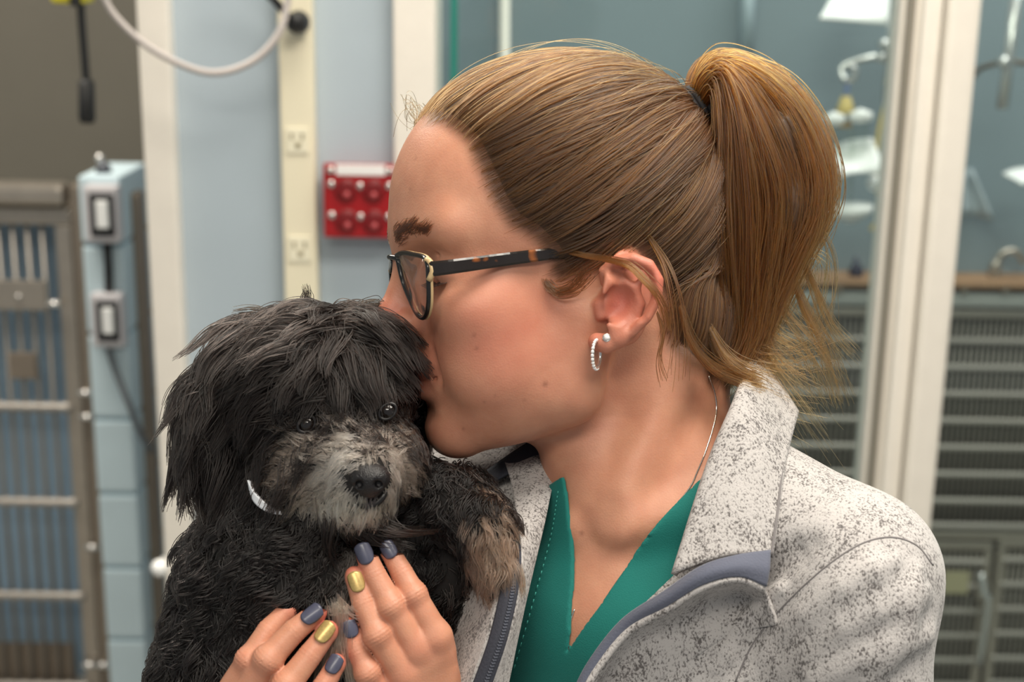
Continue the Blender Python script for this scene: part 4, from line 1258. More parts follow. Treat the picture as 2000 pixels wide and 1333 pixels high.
for seg_ in ([(1384, 735), (1397, 775), (1397, 815), (1380, 875), (1362, 920), (1345, 955), (1300, 1010)], [(1122, 1190), (1114, 1215), (1110, 1240), (1106, 1262)]):
    n_ = 90 if len(seg_) > 4 else 26
    pp_ = onskin(seg_, n_)
    rr_ = (1.2 + 0.9 * (np.arange(n_) % 2)) * S
    tube('chain', to_world(pp_), rr_, m_silver, nk, 6)
# painted nails
m_nail = mat('slate_nail_polish', (72, 74, 92), 0.35, coat=0.15, vary=0.06, vscale=400)
m_gold = mat('gold_nail_polish', (196, 168, 108), 0.36, metal=0.5, vary=0.12, vscale=900)
def nail(key, cx, cy, w, l, material, roll=0.0):
    pts, rs = FING[key]
    ax_ = nrm(pts[0] - pts[1]); c = trace(lambda p: sdf_hand(p, key[0]), cx, cy)[0]
    n = grad(lambda p: sdf_hand(p, key[0]), c[None], 4)[0]
    n = nrm(n - ax_ * (n @ ax_)); sd = np.cross(ax_, n)
    vs = []; NU, NV = 13, 11
    r = rs[0] * 0.95
    for i in range(NU):
        for j in range(NV):
            u = -1 + 2 * i / (NU - 1); v = -1 + 2 * j / (NV - 1)
            x = u * w / 2 * (1 - 0.22 * v * v * (v < 0) - 0.1 * v * v * (v > 0)); y = v * l / 2 * math.sqrt(max(0.0, 1 - 0.42 * u * u))
            z = math.sqrt(max(1.0, r * r - x * x)) - r + 3.0 + 1.2 * (1 - u * u) * (1 - v * v)
            vs.append(c + sd * x + ax_ * y + n * z)
    fs = [(i * NV + j, (i + 1) * NV + j, (i + 1) * NV + j + 1, i * NV + j + 1) for i in range(NU - 1) for j in range(NV - 1)]
    o = pyd('fingernail', to_world(np.array(vs)), fs, material, person)
    s_ = o.modifiers.new('t', 'SOLIDIFY'); s_.thickness = 3 * S; s_.offset = 0
    o['label'] = 'gold painted fingernail' if material is m_gold else 'slate grey painted fingernail'
nail('L_middle', 711, 1082, 29, 39, m_nail); nail('L_ring', 696, 1137, 26, 37, m_gold); nail('L_pinky', 684, 1229, 26, 31, m_nail); nail('L_index', 759, 1074, 26, 34, m_nail)
nail('R_middle', 609, 1200, 28, 40, m_nail); nail('R_ring', 634, 1235, 27, 40, m_gold); nail('R_pinky', 652, 1298, 26, 34, m_nail)

# ------------------------------------------------------------------ clothes
def fleece(name, light=(184, 180, 178), dark=(100, 96, 95)):
    m = bpy.data.materials.new(name); m.use_nodes = True; nt = m.node_tree; b = nt.nodes['Principled BSDF']
    tc = node(nt, 'ShaderNodeTexCoord')
    mp = node(nt, 'ShaderNodeMapping'); mp.inputs['Scale'].default_value = (1.0, 1.0, 0.62); mp.inputs['Rotation'].default_value = (0.2, 0.25, 0.3)
    nt.links.new(tc.outputs['Object'], mp.inputs[0])
    n1 = node(nt, 'ShaderNodeTexNoise'); n1.inputs['Scale'].default_value = 900; n1.inputs['Detail'].default_value = 2.5; n1.inputs['Roughness'].default_value = .6
    n2 = node(nt, 'ShaderNodeTexNoise'); n2.inputs['Scale'].default_value = 60; n2.inputs['Detail'].default_value = 3
    n3 = node(nt, 'ShaderNodeTexNoise'); n3.inputs['Scale'].default_value = 240; n3.inputs['Detail'].default_value = 2
    for n in (n1, n2, n3): nt.links.new(mp.outputs[0], n.inputs['Vector'])
    ma = node(nt, 'ShaderNodeMath', operation='MULTIPLY_ADD'); ma.inputs[1].default_value = 0.34; nt.links.new(n2.outputs['Fac'], ma.inputs[0]); nt.links.new(n1.outputs['Fac'], ma.inputs[2])
    mb = node(nt, 'ShaderNodeMath', operation='MULTIPLY_ADD'); mb.inputs[1].default_value = 0.30; nt.links.new(n3.outputs['Fac'], mb.inputs[0]); nt.links.new(ma.outputs[0], mb.inputs[2])
    r = node(nt, 'ShaderNodeValToRGB')
    e = r.color_ramp.elements
    e[0].position = .655; e[0].color = (*lin(dark), 1); e[1].position = .83; e[1].color = (*lin(light), 1)
    x = r.color_ramp.elements.new(.735); x.color = (*lin(tuple(0.45 * a + 0.55 * c for a, c in zip(dark, light))), 1)
    nt.links.new(mb.outputs[0], r.inputs[0]); nt.links.new(r.outputs[0], b.inputs['Base Color'])
    b.inputs['Roughness'].default_value = .95; b.inputs['Specular IOR Level'].default_value = .1; b.inputs['Sheen Weight'].default_value = .2
    bp = node(nt, 'ShaderNodeBump'); bp.inputs['Strength'].default_value = .5; bp.inputs['Distance'].default_value = .0012
    nt.links.new(n1.outputs['Fac'], bp.inputs['Height']); nt.links.new(bp.outputs[0], b.inputs['Normal'])
    return m
m_fleece = fleece('heather_fleece')
m_slate = mat('slate_binding', (86, 90, 106), 0.85, bump=0.3, bscale=900, sheen=0.2)
m_navy = mat('dark_zip_tape', (48, 50, 60), 0.8, bump=0.3, bscale=900)
m_scrub = mat('teal_scrub_cotton', (0, 110, 102), 0.8, vary=0.05, vscale=40, bump=0.25, bscale=1400, sheen=0.1)

JS = tfig((-40, 448, -22))                       # near shoulder joint
JE = tfig((150, 610, -800))                      # near elbow
JS2 = tfig((-40, -480, -100)); JE2 = tfig((300, -560, -700))
def jacket_solid(p):
    d = sdf_torso(p) - 30
    d = smin(d, cap(p, tfig((-40, 130, 110)), JS, 112, 138), 60)
    d = smin(d, cap(p, JS, JE, 142, 120), 60)
    d = smin(d, cap(p, JS2, JE2, 132, 118), 60)
    return d
folds = [  # ridges and furrows of the cloth: start px, end px, radius, sign
 ([(1440, 1340), (1500, 1270), (1580, 1200), (1680, 1130), (1740, 1100)], 17, 1), ([(1490, 1350), (1560, 1290), (1650, 1225), (1740, 1180), (1800, 1165)], 18, 1),
 ([(1560, 1350), (1640, 1305), (1720, 1265), (1810, 1240)], 18, 1),
 ([(1420, 1240), (1470, 1160), (1530, 1100), (1580, 1065)], 13, -1),
 ([(1400, 1300), (1450, 1220), (1520, 1150)], 14, 1),

 ([(1700, 1330), (1760, 1220), (1790, 1120)], 14, 1)]
FC = []
for pts, r, sg in folds:
    c = crom(np.array(pts, float), 7); h_ = trace(jacket_solid, c[:, 0], c[:, 1]); FC.append((h_, r * 1.45, sg))
def jacket_full(p):
    d = jacket_solid(p)
    for h_, r, sg in FC:
        def f(p, h_=h_, r=r): return chain(p, h_, [r * .4] + [r] * (len(h_) - 2) + [r * .4])
        e = near(p, h_.mean(0), np.linalg.norm(h_[0] - h_[-1]) / 2 + 60, f, 60)
        d = smin(d, e + r * 0.3, r * 1.7) if sg > 0 else smax(d, -(e + r * 0.25), r * 2.4)
    return d
def lu(pts, sdf):
    h_ = trace(sdf, [a for a, b in pts], [b for a, b in pts]); q_ = tloc(h_.T).T
    return [(float(a), float(b)) for a, b in q_[:, 1:]]
near_edge = [(1402, 905), (1362, 1010), (1318, 1120), (1222, 1216), (1160, 1296), (1118, 1400)]
far_edge = [(960, 1400), (985, 1290), (1012, 1150), (1046, 1020), (1070, 940)]
OPEN = lu(near_edge, jacket_solid) + lu(far_edge, jacket_solid) + [(-190, 60), (-150, 300), (260, 300), (230, 30)]
def neck_hole(p, m):
    return cap(p, NB - tu * 60, NB + tu * 500, 176 + m, 190 + m)
def sdf_jacket(p):
    d = jacket_full(p)
    q = tloc(p)
    o = np.maximum(poly_sd(q[1], q[2], OPEN), -(q[0] + 10))
    d = smax(d, -o, 6)
    d = smax(d, -neck_hole(p, 14), 8)
    return smax(d, -(sdf_torso(p) - 15), 4)
def sdf_trunk(p):
    d = smin(sdf_neck(p), sdf_torso(p), 110)
    d = smin(d, cap(p, P(1325, 720, -112), P(1205, 1000, -132), 26, 15), 60)
    return smin(d, cap(p, P(1215, 1030, -140), P(1400, 985, -130), 12, 18), 60)
VNECK = lu([(1398, 905), (1340, 962), (1238, 1080), (1166, 1190), (1106, 1276)], lambda p: sdf_trunk(p) - 10) + lu([(1112, 1240), (1117, 1150), (1115, 1050), (1104, 960), (1094, 915)], lambda p: sdf_trunk(p) - 10) + [(-90, 300), (220, 300)]
def sdf_scrub(p):
    q = tloc(p); t = sdf_trunk(p)
    d = t - 10
    d = smax(d, -np.maximum(poly_sd(q[1], q[2], VNECK), -(q[0] - 20)), 4)
    d = smax(d, q[2] - (150 + 0.75 * np.minimum(q[1], 0)), 6)
    return smax(d, -(t - 2), 3)
def sdf_jacket_low(p):
    q = tloc(p)
    d = ell(q, (30, 0, -900), (300, 430, 760))
    d = smin(d, cap(p, JS, JE, 142, 120), 40)
    d = smin(d, cap(p, JE, WL * .75 + JE * .25, 122, 86), 40)
    d = smin(d, cap(p, JS2, JE2, 132, 118), 40)
    d = smin(d, cap(p, JE2, WR * .75 + JE2 * .25, 122, 86), 40)
    d = np.maximum(d, q[2] * -1 - 1750)
    return np.maximum(d, 780 - p[1])
jv, jq = surface_net(sdf_jacket, (-320, 60, -480), (860, 800, 480), 6.0)
kv, kq = surface_net(sdf_jacket_low, (-900, 720, -560), (900, 2300, 760), 18.0)
jk = link('jacket', mesh_from('jacket', to_world(np.vstack([jv, kv])), np.vstack([jq, kq + len(jv)])), m_fleece, person)
jk['label'] = 'light grey heathered fleece jacket worn open'
cv, cq = surface_net(sdf_scrub, (-60, 140, -330), (520, 800, 240), 5.0)
sc_ = link('scrub_top', mesh_from('scrub_top', to_world(cv), cq), m_scrub, person)
sc_['label'] = 'teal v-neck scrub top'
# v-neck band stitching
for pts in ([(1090, 960), (1075, 1050), (1040, 1180), (1000, 1320)],):
    c = crom(np.array(pts, float), 60); h_ = trace(sdf_scrub, c[:, 0], c[:, 1]) + [0, 0, -2]
    for i in range(0, 58, 2):
        tube('stitch', to_world(h_[i:i + 2]), 1.1 * S, MATS.get('teal_thread') or mat('teal_thread', (70, 168, 156), 0.7), sc_, 5)
def band(name, pts, w, material, parent, sdf, off=4, thick=5, n=40):
    """a cloth band lying on a garment along a line of pixels"""
    c = crom(np.array(pts, float), n); t = np.gradient(c, axis=0); t /= np.linalg.norm(t, axis=1)[:, None]; nn = np.stack([-t[:, 1], t[:, 0]], 1)
    rows = []
    for k in np.linspace(-.5, .5, 5):
        q_ = c + nn * (w * k); h_ = trace(sdf, q_[:, 0], q_[:, 1]); rows.append(h_ + grad(sdf, h_, 3) * off)
    g = np.array(rows); idx_ = np.arange(5 * n).reshape(5, n)
    f = np.stack([idx_[:-1, :-1], idx_[1:, :-1], idx_[1:, 1:], idx_[:-1, 1:]], -1).reshape(-1, 4)
    o = link(name, mesh_from(name, to_world(g.reshape(-1, 3)), f), material, parent)
    s_ = o.modifiers.new('t', 'SOLIDIFY'); s_.thickness = thick * S; s_.offset = 0
    return o
# seams
def seam(name, pts, r, material, sdf, n=50):
    c = crom(np.array(pts, float), n); h_ = trace(sdf, c[:, 0], c[:, 1])
    return tube(name, to_world(h_ + [0, 0, 0]), r * S, material, jk, 6)
m_seam = mat('seam_thread', (120, 116, 116), 0.9)
seam('armhole_seam', [(1436, 1333), (1470, 1260), (1530, 1185), (1610, 1110), (1680, 1064), (1740, 1050), (1790, 1066), (1822, 1105)], 1.7, m_seam, jacket_full)
# collar, flopped open on the near side
disp_c = None
patch('collar', [[(1556, 806, -20), (1532, 900, -190), (1520, 1000, -258), (1508, 1084, -290)],
                 [(1512, 738, 0), (1484, 830, -190), (1452, 960, -268), (1424, 1086, -312)],
                 [(1478, 690, 40), (1450, 770, -160), (1398, 905, -236), (1330, 1116, -306)],
                 [(1462, 686, 60), (1440, 775, -140), (1386, 905, -216), (1316, 1124, -292)]], m_fleece, jk, 50, 34, 12)
patch('collar_seam', [[(1557, 806, -24), (1533, 900, -198), (1521, 1000, -266), (1509, 1084, -298)], [(1552, 806, -24), (1528, 900, -198), (1516, 1000, -266), (1504, 1084, -298)]], m_seam, jk, 40, 3, 4)
# slate facing of the turned-out front edge
patch('front_facing', [[(1504, 1076, -306), (1440, 1086, -334), (1370, 1108, -336), (1296, 1158, -312), (1216, 1212, -272), (1152, 1292, -262), (1112, 1370, -262)],
                       [(1502, 1112, -330), (1440, 1108, -352), (1370, 1126, -352), (1298, 1172, -326), (1220, 1220, -282), (1157, 1298, -270), (1118, 1372, -270)],
                       [(1496, 1146, -332), (1440, 1126, -350), (1372, 1142, -350), (1302, 1184, -324), (1225, 1228, -284), (1162, 1304, -272), (1123, 1374, -272)]], m_slate, jk, 70, 12, 7)
tube('front_edge', to_world(crom([P(*c) for c in [(1492, 1150, -328), (1440, 1131, -346), (1374, 1147, -346), (1304, 1190, -322), (1228, 1234, -286), (1166, 1309, -274), (1127, 1380, -274)]], 60)), 7 * S, m_fleece, jk, 8)
# underside of the turned flap and the front panel running down from it
def onj(pts, off=5):
    h_ = trace(jacket_full, [a for a, b in pts], [b for a, b in pts])
    return [(x, y, float(z[2]) - off) for (x, y), z in zip(pts, h_)]
patch('front_panel', [[(1490, 1150, -318), (1440, 1134, -338), (1374, 1150, -338), (1304, 1194, -314), (1228, 1238, -274), (1168, 1314, -266), (1130, 1385, -266)],
                      onj([(1500, 1170), (1446, 1160), (1384, 1176), (1314, 1220), (1242, 1264), (1184, 1336), (1150, 1400)], 12),
                      onj([(1520, 1220), (1470, 1230), (1410, 1250), (1350, 1290), (1290, 1330), (1235, 1380), (1210, 1440)], -4)], m_fleece, jk, 60, 24, 8)
# far side of the opening
patch('far_front', [[(1078, 840, 110), (1092, 900, 10), (1066, 1000, -110), (1022, 1180, -196), (984, 1360, -210)],
                    [(1040, 868, 70), (1046, 930, -40), (1030, 1050, -170), (1010, 1190, -236), (966, 1360, -246)],
                    [(985, 900, 40), (1002, 960, -60), (1016, 1080, -206), (996, 1220, -262), (950, 1360, -274)]], m_fleece, jk, 40, 24, 10)
zp = patch('zip_tape', [[(1000, 985, -70), (1018, 1090, -214), (997, 1222, -268), (952, 1360, -280)],
                   [(972, 990, -60), (1000, 1092, -216), (980, 1224, -272), (934, 1360, -284)],
                   [(956, 1000, -50), (984, 1096, -206), (962, 1228, -264), (916, 1360, -276)]], m_navy, jk, 50, 10, 7)
zc = crom([P(*c) for c in [(978, 992, -66), (1006, 1094, -222), (986, 1226, -278), (940, 1360, -290)]], 70)
m_tooth = mat('zip_tooth', (96, 100, 112), 0.35, metal=0.4)
bm = bmesh.new(); bmesh.ops.create_cube(bm, size=1.0); bmesh.ops.scale(bm, vec=(7 * S, 5 * S, 2.4 * S), verts=bm.verts)
tm = bpy.data.meshes.new('zip_tooth'); bm.to_mesh(tm); bm.free(); tm.materials.append(m_tooth)
for k in range(12, 69):
    o = bpy.data.objects.new('zip_tooth', tm); COL.objects.link(o); o.location = tuple(to_world(zc[k]))
    o.rotation_euler = (PITCH, 0, 0.3); setparent(o, zp)
patch('far_panel', [[(956, 1000, -46), (984, 1096, -200), (962, 1228, -258), (916, 1360, -270)],
                    [(920, 1010, -20), (940, 1110, -120), (925, 1230, -190), (890, 1360, -210)],
                    [(860, 1020, 60), (880, 1120, 0), (870, 1240, -90), (850, 1360, -120)]], m_fleece, jk, 40, 20, 10)
patch('far_collar', [[(796, 905, 190), (930, 868, 150), (1050, 832, 120)], [(800, 930, 130), (935, 905, 80), (1070, 880, 60)],
                     [(806, 990, 120), (940, 960, 60), (1092, 935, 20)], [(810, 1080, 110), (940, 1040, 30), (1060, 1010, -60)]], m_fleece, jk, 40, 24, 10)
patch('neck_tape', [[(1062, 846, 60), (1000, 886, 40), (938, 930, 30)], [(1080, 882, 20), (1010, 918, 0), (950, 950, 10)]], m_navy, jk, 24, 6, 6)
patch('collar_seam', [[(918, 876, 118), (926, 935, 58)], [(923, 876, 118), (931, 935, 58)]], m_seam, jk, 12, 3, 5)
# trousers and shoes below the frame
zb = float(to_world(NB)[2]) / S
def sdf_legs(p):
    q = tloc(p)
    d = ell(q, (0, 0, -1850), (330, 480, 330))
    for s_ in (-1, 1):
        d = smin(d, cap(q, (0, s_ * 230, -2000), (20, s_ * 260, -3150), 250, 170), 60)
        d = np.minimum(d, cap(q, (20, s_ * 260, -3150), (-10, s_ * 270, -zb + 200), 170, 140))
    return np.maximum(d, -(q[2] + zb - 110))
lv, lq = surface_net(sdf_legs, tfig((0, 0, -1500)) + [-900, -300, -900], tfig((0, 0, -zb)) + [900, 200, 900], 40.0)
link('trousers', mesh_from('trousers', to_world(lv), lq), m_scrub, person)
for s_ in (-1, 1):
    def sh(p, s_=s_):
        q = tloc(p); d = smin(cap(q, (-60, s_ * 270, -zb + 120), (330, s_ * 290, -zb + 90), 120, 105), ell(q, (-20, s_ * 270, -zb + 170), (130, 130, 140)), 60)
        return np.maximum(d, -(q[2] + zb - 12))
    c = tfig((130, s_ * 280, -zb + 120))
    v_, f_ = surface_net(sh, c - 520, c + 520, 28.0)
    link('shoe', mesh_from('shoe', to_world(v_), f_), m_white, person)

# ------------------------------------------------------------------ the dog
def sdf_dog_head(p):
    d = ell(p, P(630, 770, -90), (168, 140, 160))
    d = smin(d, ell(p, P(650, 712, -110), (118, 78, 110)), 50)
    d = smin(d, cap(p, P(655, 862, -175), P(706, 922, -268), 98, 58), 50)          # muzzle
    d = smin(d, ell(p, P(604, 930, -160), (96, 80, 92)), 50)                       # near cheek
    d = smin(d, ell(p, P(765, 905, -175), (52, 66, 70)), 40)
    d = smin(d, ell(p, P(696, 980, -245), (58, 40, 56)), 30)                       # chin
    d = smax(d, -ell(p, P(599, 830, -262), (26, 20, 20)), 18)
    d = smax(d, -ell(p, P(757, 804, -252), (24, 20, 20)), 18)
    # drop ears
    d = smin(d, chain(p, [P(496, 684, -90), P(438, 776, -118), P(418, 862, -124), P(446, 928, -118)], [54, 60, 56, 36]), 26)
    d = smin(d, chain(p, [P(770, 690, -10), P(800, 770, 20), P(795, 860, 30)], [40, 40, 24]), 26)
    return d
def sdf_dog(p):
    d = sdf_dog_head(p)
    d = smin(d, cap(p, P(610, 880, -20), P(600, 1090, -70), 125, 165), 60)
    d = smin(d, ell(p, P(560, 1180, -60), (190, 200, 190)), 80)
    d = smin(d, cap(p, P(600, 1080, -60), P(860, 1080, -20), 150, 118), 80)
    d = smin(d, ell(p, P(462, 1310, -70), (138, 150, 150)), 80)
    d = smin(d, ell(p, P(452, 1130, -60), (80, 92, 100)), 60)                     # near shoulder
    d = smin(d, ell(p, P(640, 1500, -40), (330, 260, 210)), 120)
    # the foreleg hung over her arm
    d = smin(d, chain(p, [P(800, 1010, -60), P(890, 975, -130), P(945, 1030, -190), P(966, 1106, -210)], [84, 62, 46, 36]), 30)
    d = smin(d, cap(p, P(850, 1040, -60), P(868, 1190, -90), 70, 44), 40)
    # the front legs hanging below the frame
    d = smin(d, cap(p, P(420, 1330, -110), P(400, 1620, -120), 90, 60), 50)
    return d
dv, dq = surface_net(sdf_dog, (-860, -180, -420), (60, 1080, 260), 8.0)
dog = empty('dog', to_world(P(560, 1330, -60))); tag(dog, 'small fluffy black dog with grizzled muzzle held in both hands', 'dog')
m_dogskin = mat('dog_skin', (22, 19, 18), 0.8)
link('dog_body', mesh_from('dog_body', to_world(dv), dq), m_dogskin, dog)

def proj(p):
    k = F0 / (F0 + p[:, 2]); return np.stack([p[:, 0] * k + 1000, p[:, 1] * k + 666.5], 1)
def g2(xy, c, r):
    return np.exp(-(((xy - np.array(c)) / np.array(r)) ** 2).sum(1))
gz = grad(sdf_dog, dv, 4)
EYES = [P(599, 829, -262), P(757, 804, -240)]
NOSE = P(722, 934, -318)
def unit(v):
    return v / (np.linalg.norm(v, axis=1)[:, None] + 1e-9)

def fur(name, n_clump, per, region, K=9, seed=1, cls=0.7):
    """guides first, strands around them; region() returns mask weight, comb, length, lift, curl, colours"""
    rng = np.random.default_rng(seed)
    xy = proj(dv)
    w, comb, L, lift, curl, ca, cb, thick = region(dv, xy, gz)
    vis = np.where(gz[:, 2] < 0.35, 1.0, 0.25); w = w * vis
    ok = np.where(w > 0.001)[0]
    if len(ok) == 0: return
    sel = rng.choice(ok, n_clump, p=w[ok] / w[ok].sum())
    pos = dv[sel] + rng.normal(0, 4, (n_clump, 3)); nrmv = gz[sel]
    cm = comb[sel]; cm = cm - nrmv * (cm * nrmv).sum(1)[:, None]; cm = unit(cm)
    side = np.cross(cm, nrmv)
    cm = unit(cm + side * rng.normal(0, .22, (n_clump, 1)))
    Ls = L[sel] * rng.uniform(.75, 1.2, n_clump); lf = lift[sel]; cu = curl[sel]
    ph = rng.random(n_clump) * 6.28; fr = rng.uniform(.8, 1.3, n_clump)
    path = [pos]; cur = pos.copy()
    for k in range(1, K):
        t = k / (K - 1)
        dr = cm * (0.35 + t)[..., None] if False else cm * (0.45 + 0.75 * t)
        dr = dr + nrmv * (lf * (1.15 - 1.5 * t))[:, None] + np.array([0, 0.30 * t, 0])[None]
        dr = dr + side * (cu * np.sin(ph + fr * t * 6.0))[:, None] + nrmv * (cu * 0.6 * np.cos(ph + fr * t * 5.0))[:, None]
        cur = cur + unit(dr) * (Ls / (K - 1))[:, None]
        d = evalc(sdf_dog, cur); low = d < 3 + 5 * t
        if low.any():
            g = grad(sdf_dog, cur[low], 4); cur[low] += g * (3 + 5 * t - d[low])[:, None]
        path.append(cur.copy())
    gp = np.stack(path, 1)
    N = n_clump * per
    gi = np.repeat(np.arange(n_clump), per)
    off = rng.normal(0, 1, (N, 3)) * (thick[sel][gi] * 1.0)[:, None]
    off -= nrmv[gi] * (off * nrmv[gi]).sum(1)[:, None] * 0.7
    t = np.linspace(0, 1, K)
    close = (1 - cls * t ** 0.9)
    sc = rng.uniform(.75, 1.08, N)
    rel = gp[gi] - gp[gi][:, :1]
    p = gp[gi][:, :1] + rel * sc[:, None, None] + off[:, None, :] * close[None, :, None]
    p += np.sin(t[None, :, None] * 8 + rng.random((N, 1, 3)) * 6) * (0.8 * t)[None, :, None]
    tt = rng.random((N, 1)); col = ca[sel][gi] * (1 - tt) + cb[sel][gi] * tt
    col = col * np.clip(1 + .18 * rng.standard_normal((N, 1)), .4, 1.8)
    rad = np.linspace(1.0, 0.35, K)[None] * np.ones((N, 1)) * 1.05
    o = hair_object(name, p, rad, np.clip(col, 0, 1).astype(np.float32), m_fur, dog)
    return o
m_fur = hair_mat('dog_fur', 0.34, 0.5, 0.0, 1.42)
cl = lambda *c: np.array(lin(c))[None]
EARC = np.array([430, 850])
def eyemask(p):
    return 1 - np.clip(sum(np.exp(-(((p - e) / 24.0) ** 2).sum(1)) for e in EYES) * 1.6, 0, 1)
def nosemask(p):
    return 1 - np.clip(np.exp(-(((p - NOSE) / np.array([36, 30, 40])) ** 2).sum(1)) * 2.2, 0, 1)
def headness(p):
    dh = evalc(sdf_dog_head, p); return np.clip(1 - dh / 14.0, 0, 1)
HN = headness(dv)
XY = proj(dv)
MUZ = np.clip(1.35 * g2(XY, (680, 930), (150, 84)) * (dv[:, 2] < -120), 0, 1) * HN * (XY[:, 1] < 1018) * (XY[:, 0] < 812)     # muzzle zone
def ear_w(p, xy):
    return (evalc(lambda q: chain(q, [P(496, 684, -90), P(438, 776, -118), P(418, 862, -124), P(446, 928, -118)], [54, 60, 56, 36]), p) < 10) * 1.0

def r_crown(p, xy, g):
    w = HN * (1 - MUZ) * eyemask(p) * np.where(ear_w(p, xy) > 0, 0.8, 1.0)
    w = w * np.where(xy[:, 1] > 935, 0.35, 1)
    dx = (xy[:, 0] - 650)
    comb = np.stack([np.clip(dx / 70, -1.3, 1.3), 0.25 + np.clip((xy[:, 1] - 620) / 160, 0, 1.6), -0.15 * np.ones(len(p))], 1)
    e = ear_w(p, xy)[:, None]
    comb = comb * (1 - e) + e * np.array([-0.18, 1.0, -0.1])[None]
    L = 108 * np.ones(len(p)) - 78 * g2(xy, (682, 845), (130, 85)) + 14 * e[:, 0]
    L = np.where(dx > 90, np.minimum(L, 60), L)
    for ex_, ey_ in ((599, 808), (757, 784)):
        L = L - 95 * g2(xy, (ex_, ey_), (60, 52))
    L = np.maximum(L, 15)
    lift = 0.40 - 0.22 * g2(xy, (675, 810), (130, 80)) + 0.12 * (xy[:, 1] < 640) - 0.25 * e[:, 0]
    curl = 0.30 * np.ones(len(p))
    ca = cl(6, 5, 5) * np.ones((len(p), 1)); cb = cl(38, 31, 28) * np.ones((len(p), 1))
    return w, comb, L, lift, curl, ca, cb, 17.0 * np.ones(len(p))
def r_muzzle(p, xy, g):
    w = MUZ * eyemask(p) * nosemask(p) * 1.0
    v = p - (NOSE + np.array([0, -10, 30])); comb = np.stack([v[:, 0] * np.where(xy[:, 1] > 965, 0.3, 1.0), v[:, 1] * 0.9 + 24, v[:, 2] * 0.5], 1)
    up = (xy[:, 1] < 900)
    L = 32 + 6 * np.clip((xy[:, 1] - 930) / 60, 0, 1)
    lift = 0.45 * np.ones(len(p)); curl = 0.22 * np.ones(len(p))
    mid = np.clip(g2(xy, (690, 915), (92, 64)) * 1.3, 0, 1)[:, None]
    chin = np.clip(g2(xy, (695, 992), (85, 34)) * 1.5, 0, 1)[:, None]
    low = np.clip((xy[:, 1] - 900) / 60, 0, 1)[:, None]
    ca = cl(40, 33, 30) * (1 - mid) + cl(160, 138, 122) * mid; cb = cl(112, 94, 80) * (1 - mid) + cl(236, 214, 194) * mid
    ca = ca * (1 - chin) + cl(176, 154, 128) * chin; cb = cb * (1 - chin) + cl(236, 216, 188) * chin
    lip = np.clip(g2(xy, (726, 972), (30, 9)) * 1.2, 0, 1)[:, None]
    ca = ca * (1 - lip) + cl(30, 26, 30) * lip; cb = cb * (1 - lip) + cl(60, 54, 56) * lip
    br_ = g2(xy, (728, 890), (22, 22))[:, None]
    ca = ca * (1 - .6 * br_); cb = cb * (1 - .6 * br_)
    return w, comb, L, lift, curl, ca, cb, 7.0 * np.ones(len(p))
def hands_clear(p):
    dh = np.minimum(evalc(lambda q: sdf_hand(q, 'L'), p), evalc(lambda q: sdf_hand(q, 'R'), p))
    return np.clip((dh - 2) / 14, 0, 1)
HC = hands_clear(dv)
def r_body(p, xy, g):
    paw = np.clip(1.5 * g2(xy, (962, 1080), (58, 96)), 0, 1)
    w = (1 - HN) * HC * (1 - paw) * (xy[:, 1] < 1400)
    comb = np.stack([-0.25 * np.ones(len(p)) + 0.5 * np.sin(xy[:, 1] * .021 + xy[:, 0] * .013), 0.8 + 0.4 * np.sin(xy[:, 0] * .03), -0.1 * np.ones(len(p))], 1)
    L = 56 * np.ones(len(p)) - 22 * g2(xy, (690, 1180), (90, 120)); lift = 0.5 * np.ones(len(p)) - 0.25 * g2(xy, (690, 1180), (90, 120)); curl = 0.75 * np.ones(len(p))
    white = np.clip(1.5 * g2(xy, (676, 1215), (22, 46)) + 1.3 * g2(xy, (662, 1270), (16, 40)) + .5 * g2(xy, (680, 1110), (30, 30)), 0, 1)[:, None]
    ca = cl(5, 5, 5) * (1 - white) + cl(120, 108, 100) * white; cb = cl(30, 25, 24) * (1 - white) + cl(190, 178, 168) * white
    return w, comb, L, lift, curl, ca, cb, 13.0 * np.ones(len(p))
def r_paw(p, xy, g):
    paw = np.clip(1.5 * g2(xy, (962, 1080), (58, 96)), 0, 1)
    w = (1 - HN) * paw
    comb = np.stack([0.1 * np.ones(len(p)), np.ones(len(p)), 0 * xy[:, 0]], 1)
    L = 62 * np.ones(len(p)); lift = 0.32 * np.ones(len(p)); curl = 0.3 * np.ones(len(p))
    br_ = np.clip((xy[:, 0] - 905) / 50, 0, 1)[:, None]
    ca = cl(20, 16, 15) * (1 - br_) + cl(74, 56, 46) * br_; cb = cl(54, 44, 40) * (1 - br_) + cl(150, 118, 96) * br_
    return w, comb, L, lift, curl, ca, cb, 9.0 * np.ones(len(p))
fur('head_fur', 640, 44, r_crown, 12, 3, 0.62)
fur('muzzle_fur', 620, 12, r_muzzle, 7, 4)
fur('body_fur', 850, 32, r_body, 10, 5, 0.66)
fur('paw_fur', 200, 16, r_paw, 8, 6)
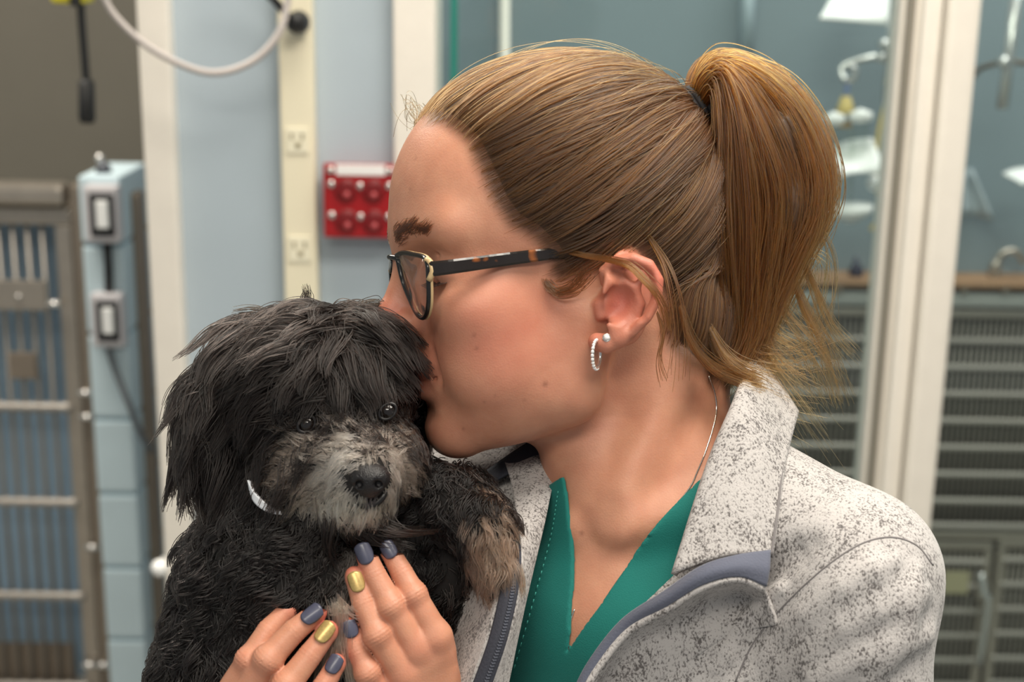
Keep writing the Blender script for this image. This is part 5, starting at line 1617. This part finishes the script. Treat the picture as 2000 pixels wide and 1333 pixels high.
# tufts standing off the head
m_fx = m_fur
tf_ = []
for (pts, n) in (([(560, 640), (520, 610), (485, 604), (455, 608)], 11), ([(600, 610), (596, 592), (600, 575), (598, 562)], 26), ([(690, 610), (716, 598), (740, 592), (752, 602)], 22),
                 ([(720, 600), (760, 600), (800, 630), (820, 660)], 5), ([(430, 740), (395, 728), (372, 724)], 10), ([(390, 800), (360, 800), (340, 815)], 8), ([(360, 880), (348, 905), (344, 925)], 8)):
    c = crom([P(a, b, -100) for a, b in pts], 8); s_ = np.linspace(0, 1, 8)
    tf_.append(c[None] + RNG.normal(0, 1, (n, 1, 3)) * (7 * (1 - .7 * s_))[None, :, None] + RNG.normal(0, 1, (n, 1, 3)) * (4 * s_)[None, :, None])
tf_ = np.concatenate(tf_)
hair_object('stray_fur', tf_, np.linspace(1, .3, 8)[None] * np.ones((len(tf_), 1)), strand_colors(len(tf_), (18, 15, 14), (52, 44, 40)), m_fur, dog)

# pale chest blaze showing between the hands
bz = []
for (pts, n) in (([(664, 1180), (668, 1215), (664, 1265), (652, 1330)], 130), ([(672, 1185), (690, 1200), (704, 1206)], 22), ([(668, 1190), (650, 1192), (638, 1200)], 16), ([(676, 1240), (682, 1290), (690, 1345)], 80), ([(650, 1250), (636, 1300), (620, 1345)], 60)):
    c = crom([P(a, b, -284) for a, b in pts], 8); s_ = np.linspace(0, 1, 8)
    bz.append(c[None] + RNG.normal(0, 1, (n, 1, 3)) * (9 * (1 - .4 * s_))[None, :, None] + np.sin(s_[None, :, None] * 6 + RNG.random((n, 1, 3)) * 6) * (2 * s_)[None, :, None])
bz = np.concatenate(bz)
hair_object('chest_blaze', bz, np.linspace(1, .4, 8)[None] * np.ones((len(bz), 1)), (strand_colors(len(bz), (130, 120, 112), (210, 200, 192)) * 3.6), m_fur, dog)

# eyes, nose leather, mouth
m_eye = mat('dark_eye', (20, 14, 12), 0.05, spec=0.7)
m_nose = mat('black_nose_leather', (24, 22, 24), 0.34, bump=0.6, bscale=1200)
m_lip = mat('dark_lip', (20, 17, 18), 0.4)
for e in EYES:
    bm = bmesh.new(); bmesh.ops.create_uvsphere(bm, u_segments=24, v_segments=16, radius=17 * S)
    bm_obj('eyeball', bm, m_eye, dog, True).location = tuple(to_world(e + [0, 0, 10]))
    tube('eyelid', to_world(ring_pts(e + [0, 0, 0], (0.1, 0.05, -1), 17, 28, .72)), 3.4 * S, m_lip, dog, 8, True)
def sdf_nose(p):
    d = ell(p, NOSE, (36, 26, 26))
    d = smin(d, ell(p, NOSE + [0, 18, 4], (20, 18, 20)), 10)
    for s_ in (-1, 1):
        d = smax(d, -cap(p, NOSE + [s_ * 15, 8, -30], NOSE + [s_ * 17, 10, -14], 8, 6), 5)
        d = smax(d, -cap(p, NOSE + [s_ * 24, 14, -24], NOSE + [s_ * 34, 16, -8], 4, 3), 4)
    return smax(d, -cap(p, NOSE + [0, 6, -28], NOSE + [0, 40, -22], 2.5), 4)
nv, nq = surface_net(sdf_nose, NOSE - 50, NOSE + 50, 2.5)
link('nose', mesh_from('nose', to_world(nv), nq), m_nose, dog)
mp_ = np.array([(700, 984), (715, 990), (733, 984), (748, 970), (756, 958)], float)
mh = trace(sdf_dog, crom(mp_, 20)[:, 0], crom(mp_, 20)[:, 1])
tube('lip', to_world(mh + [0, 0, -5]), np.interp(np.linspace(0, 1, 20), [0, .3, .7, 1], [3, 7, 7, 3]) * S, m_lip, dog, 8)

# collar tab under the near ear
db = empty('dog_collar', to_world(P(515, 985, -190))); tag(db, 'white band of the collar showing under the dog ear', 'collar')
patch('band', [[(486, 938, -226), (500, 964, -236), (524, 986, -240), (548, 999, -238)], [(490, 958, -228), (500, 984, -236), (526, 1002, -240), (550, 1006, -238)]], mat('pale_collar_web', (196, 200, 206), 0.7), db, 24, 6, 8)
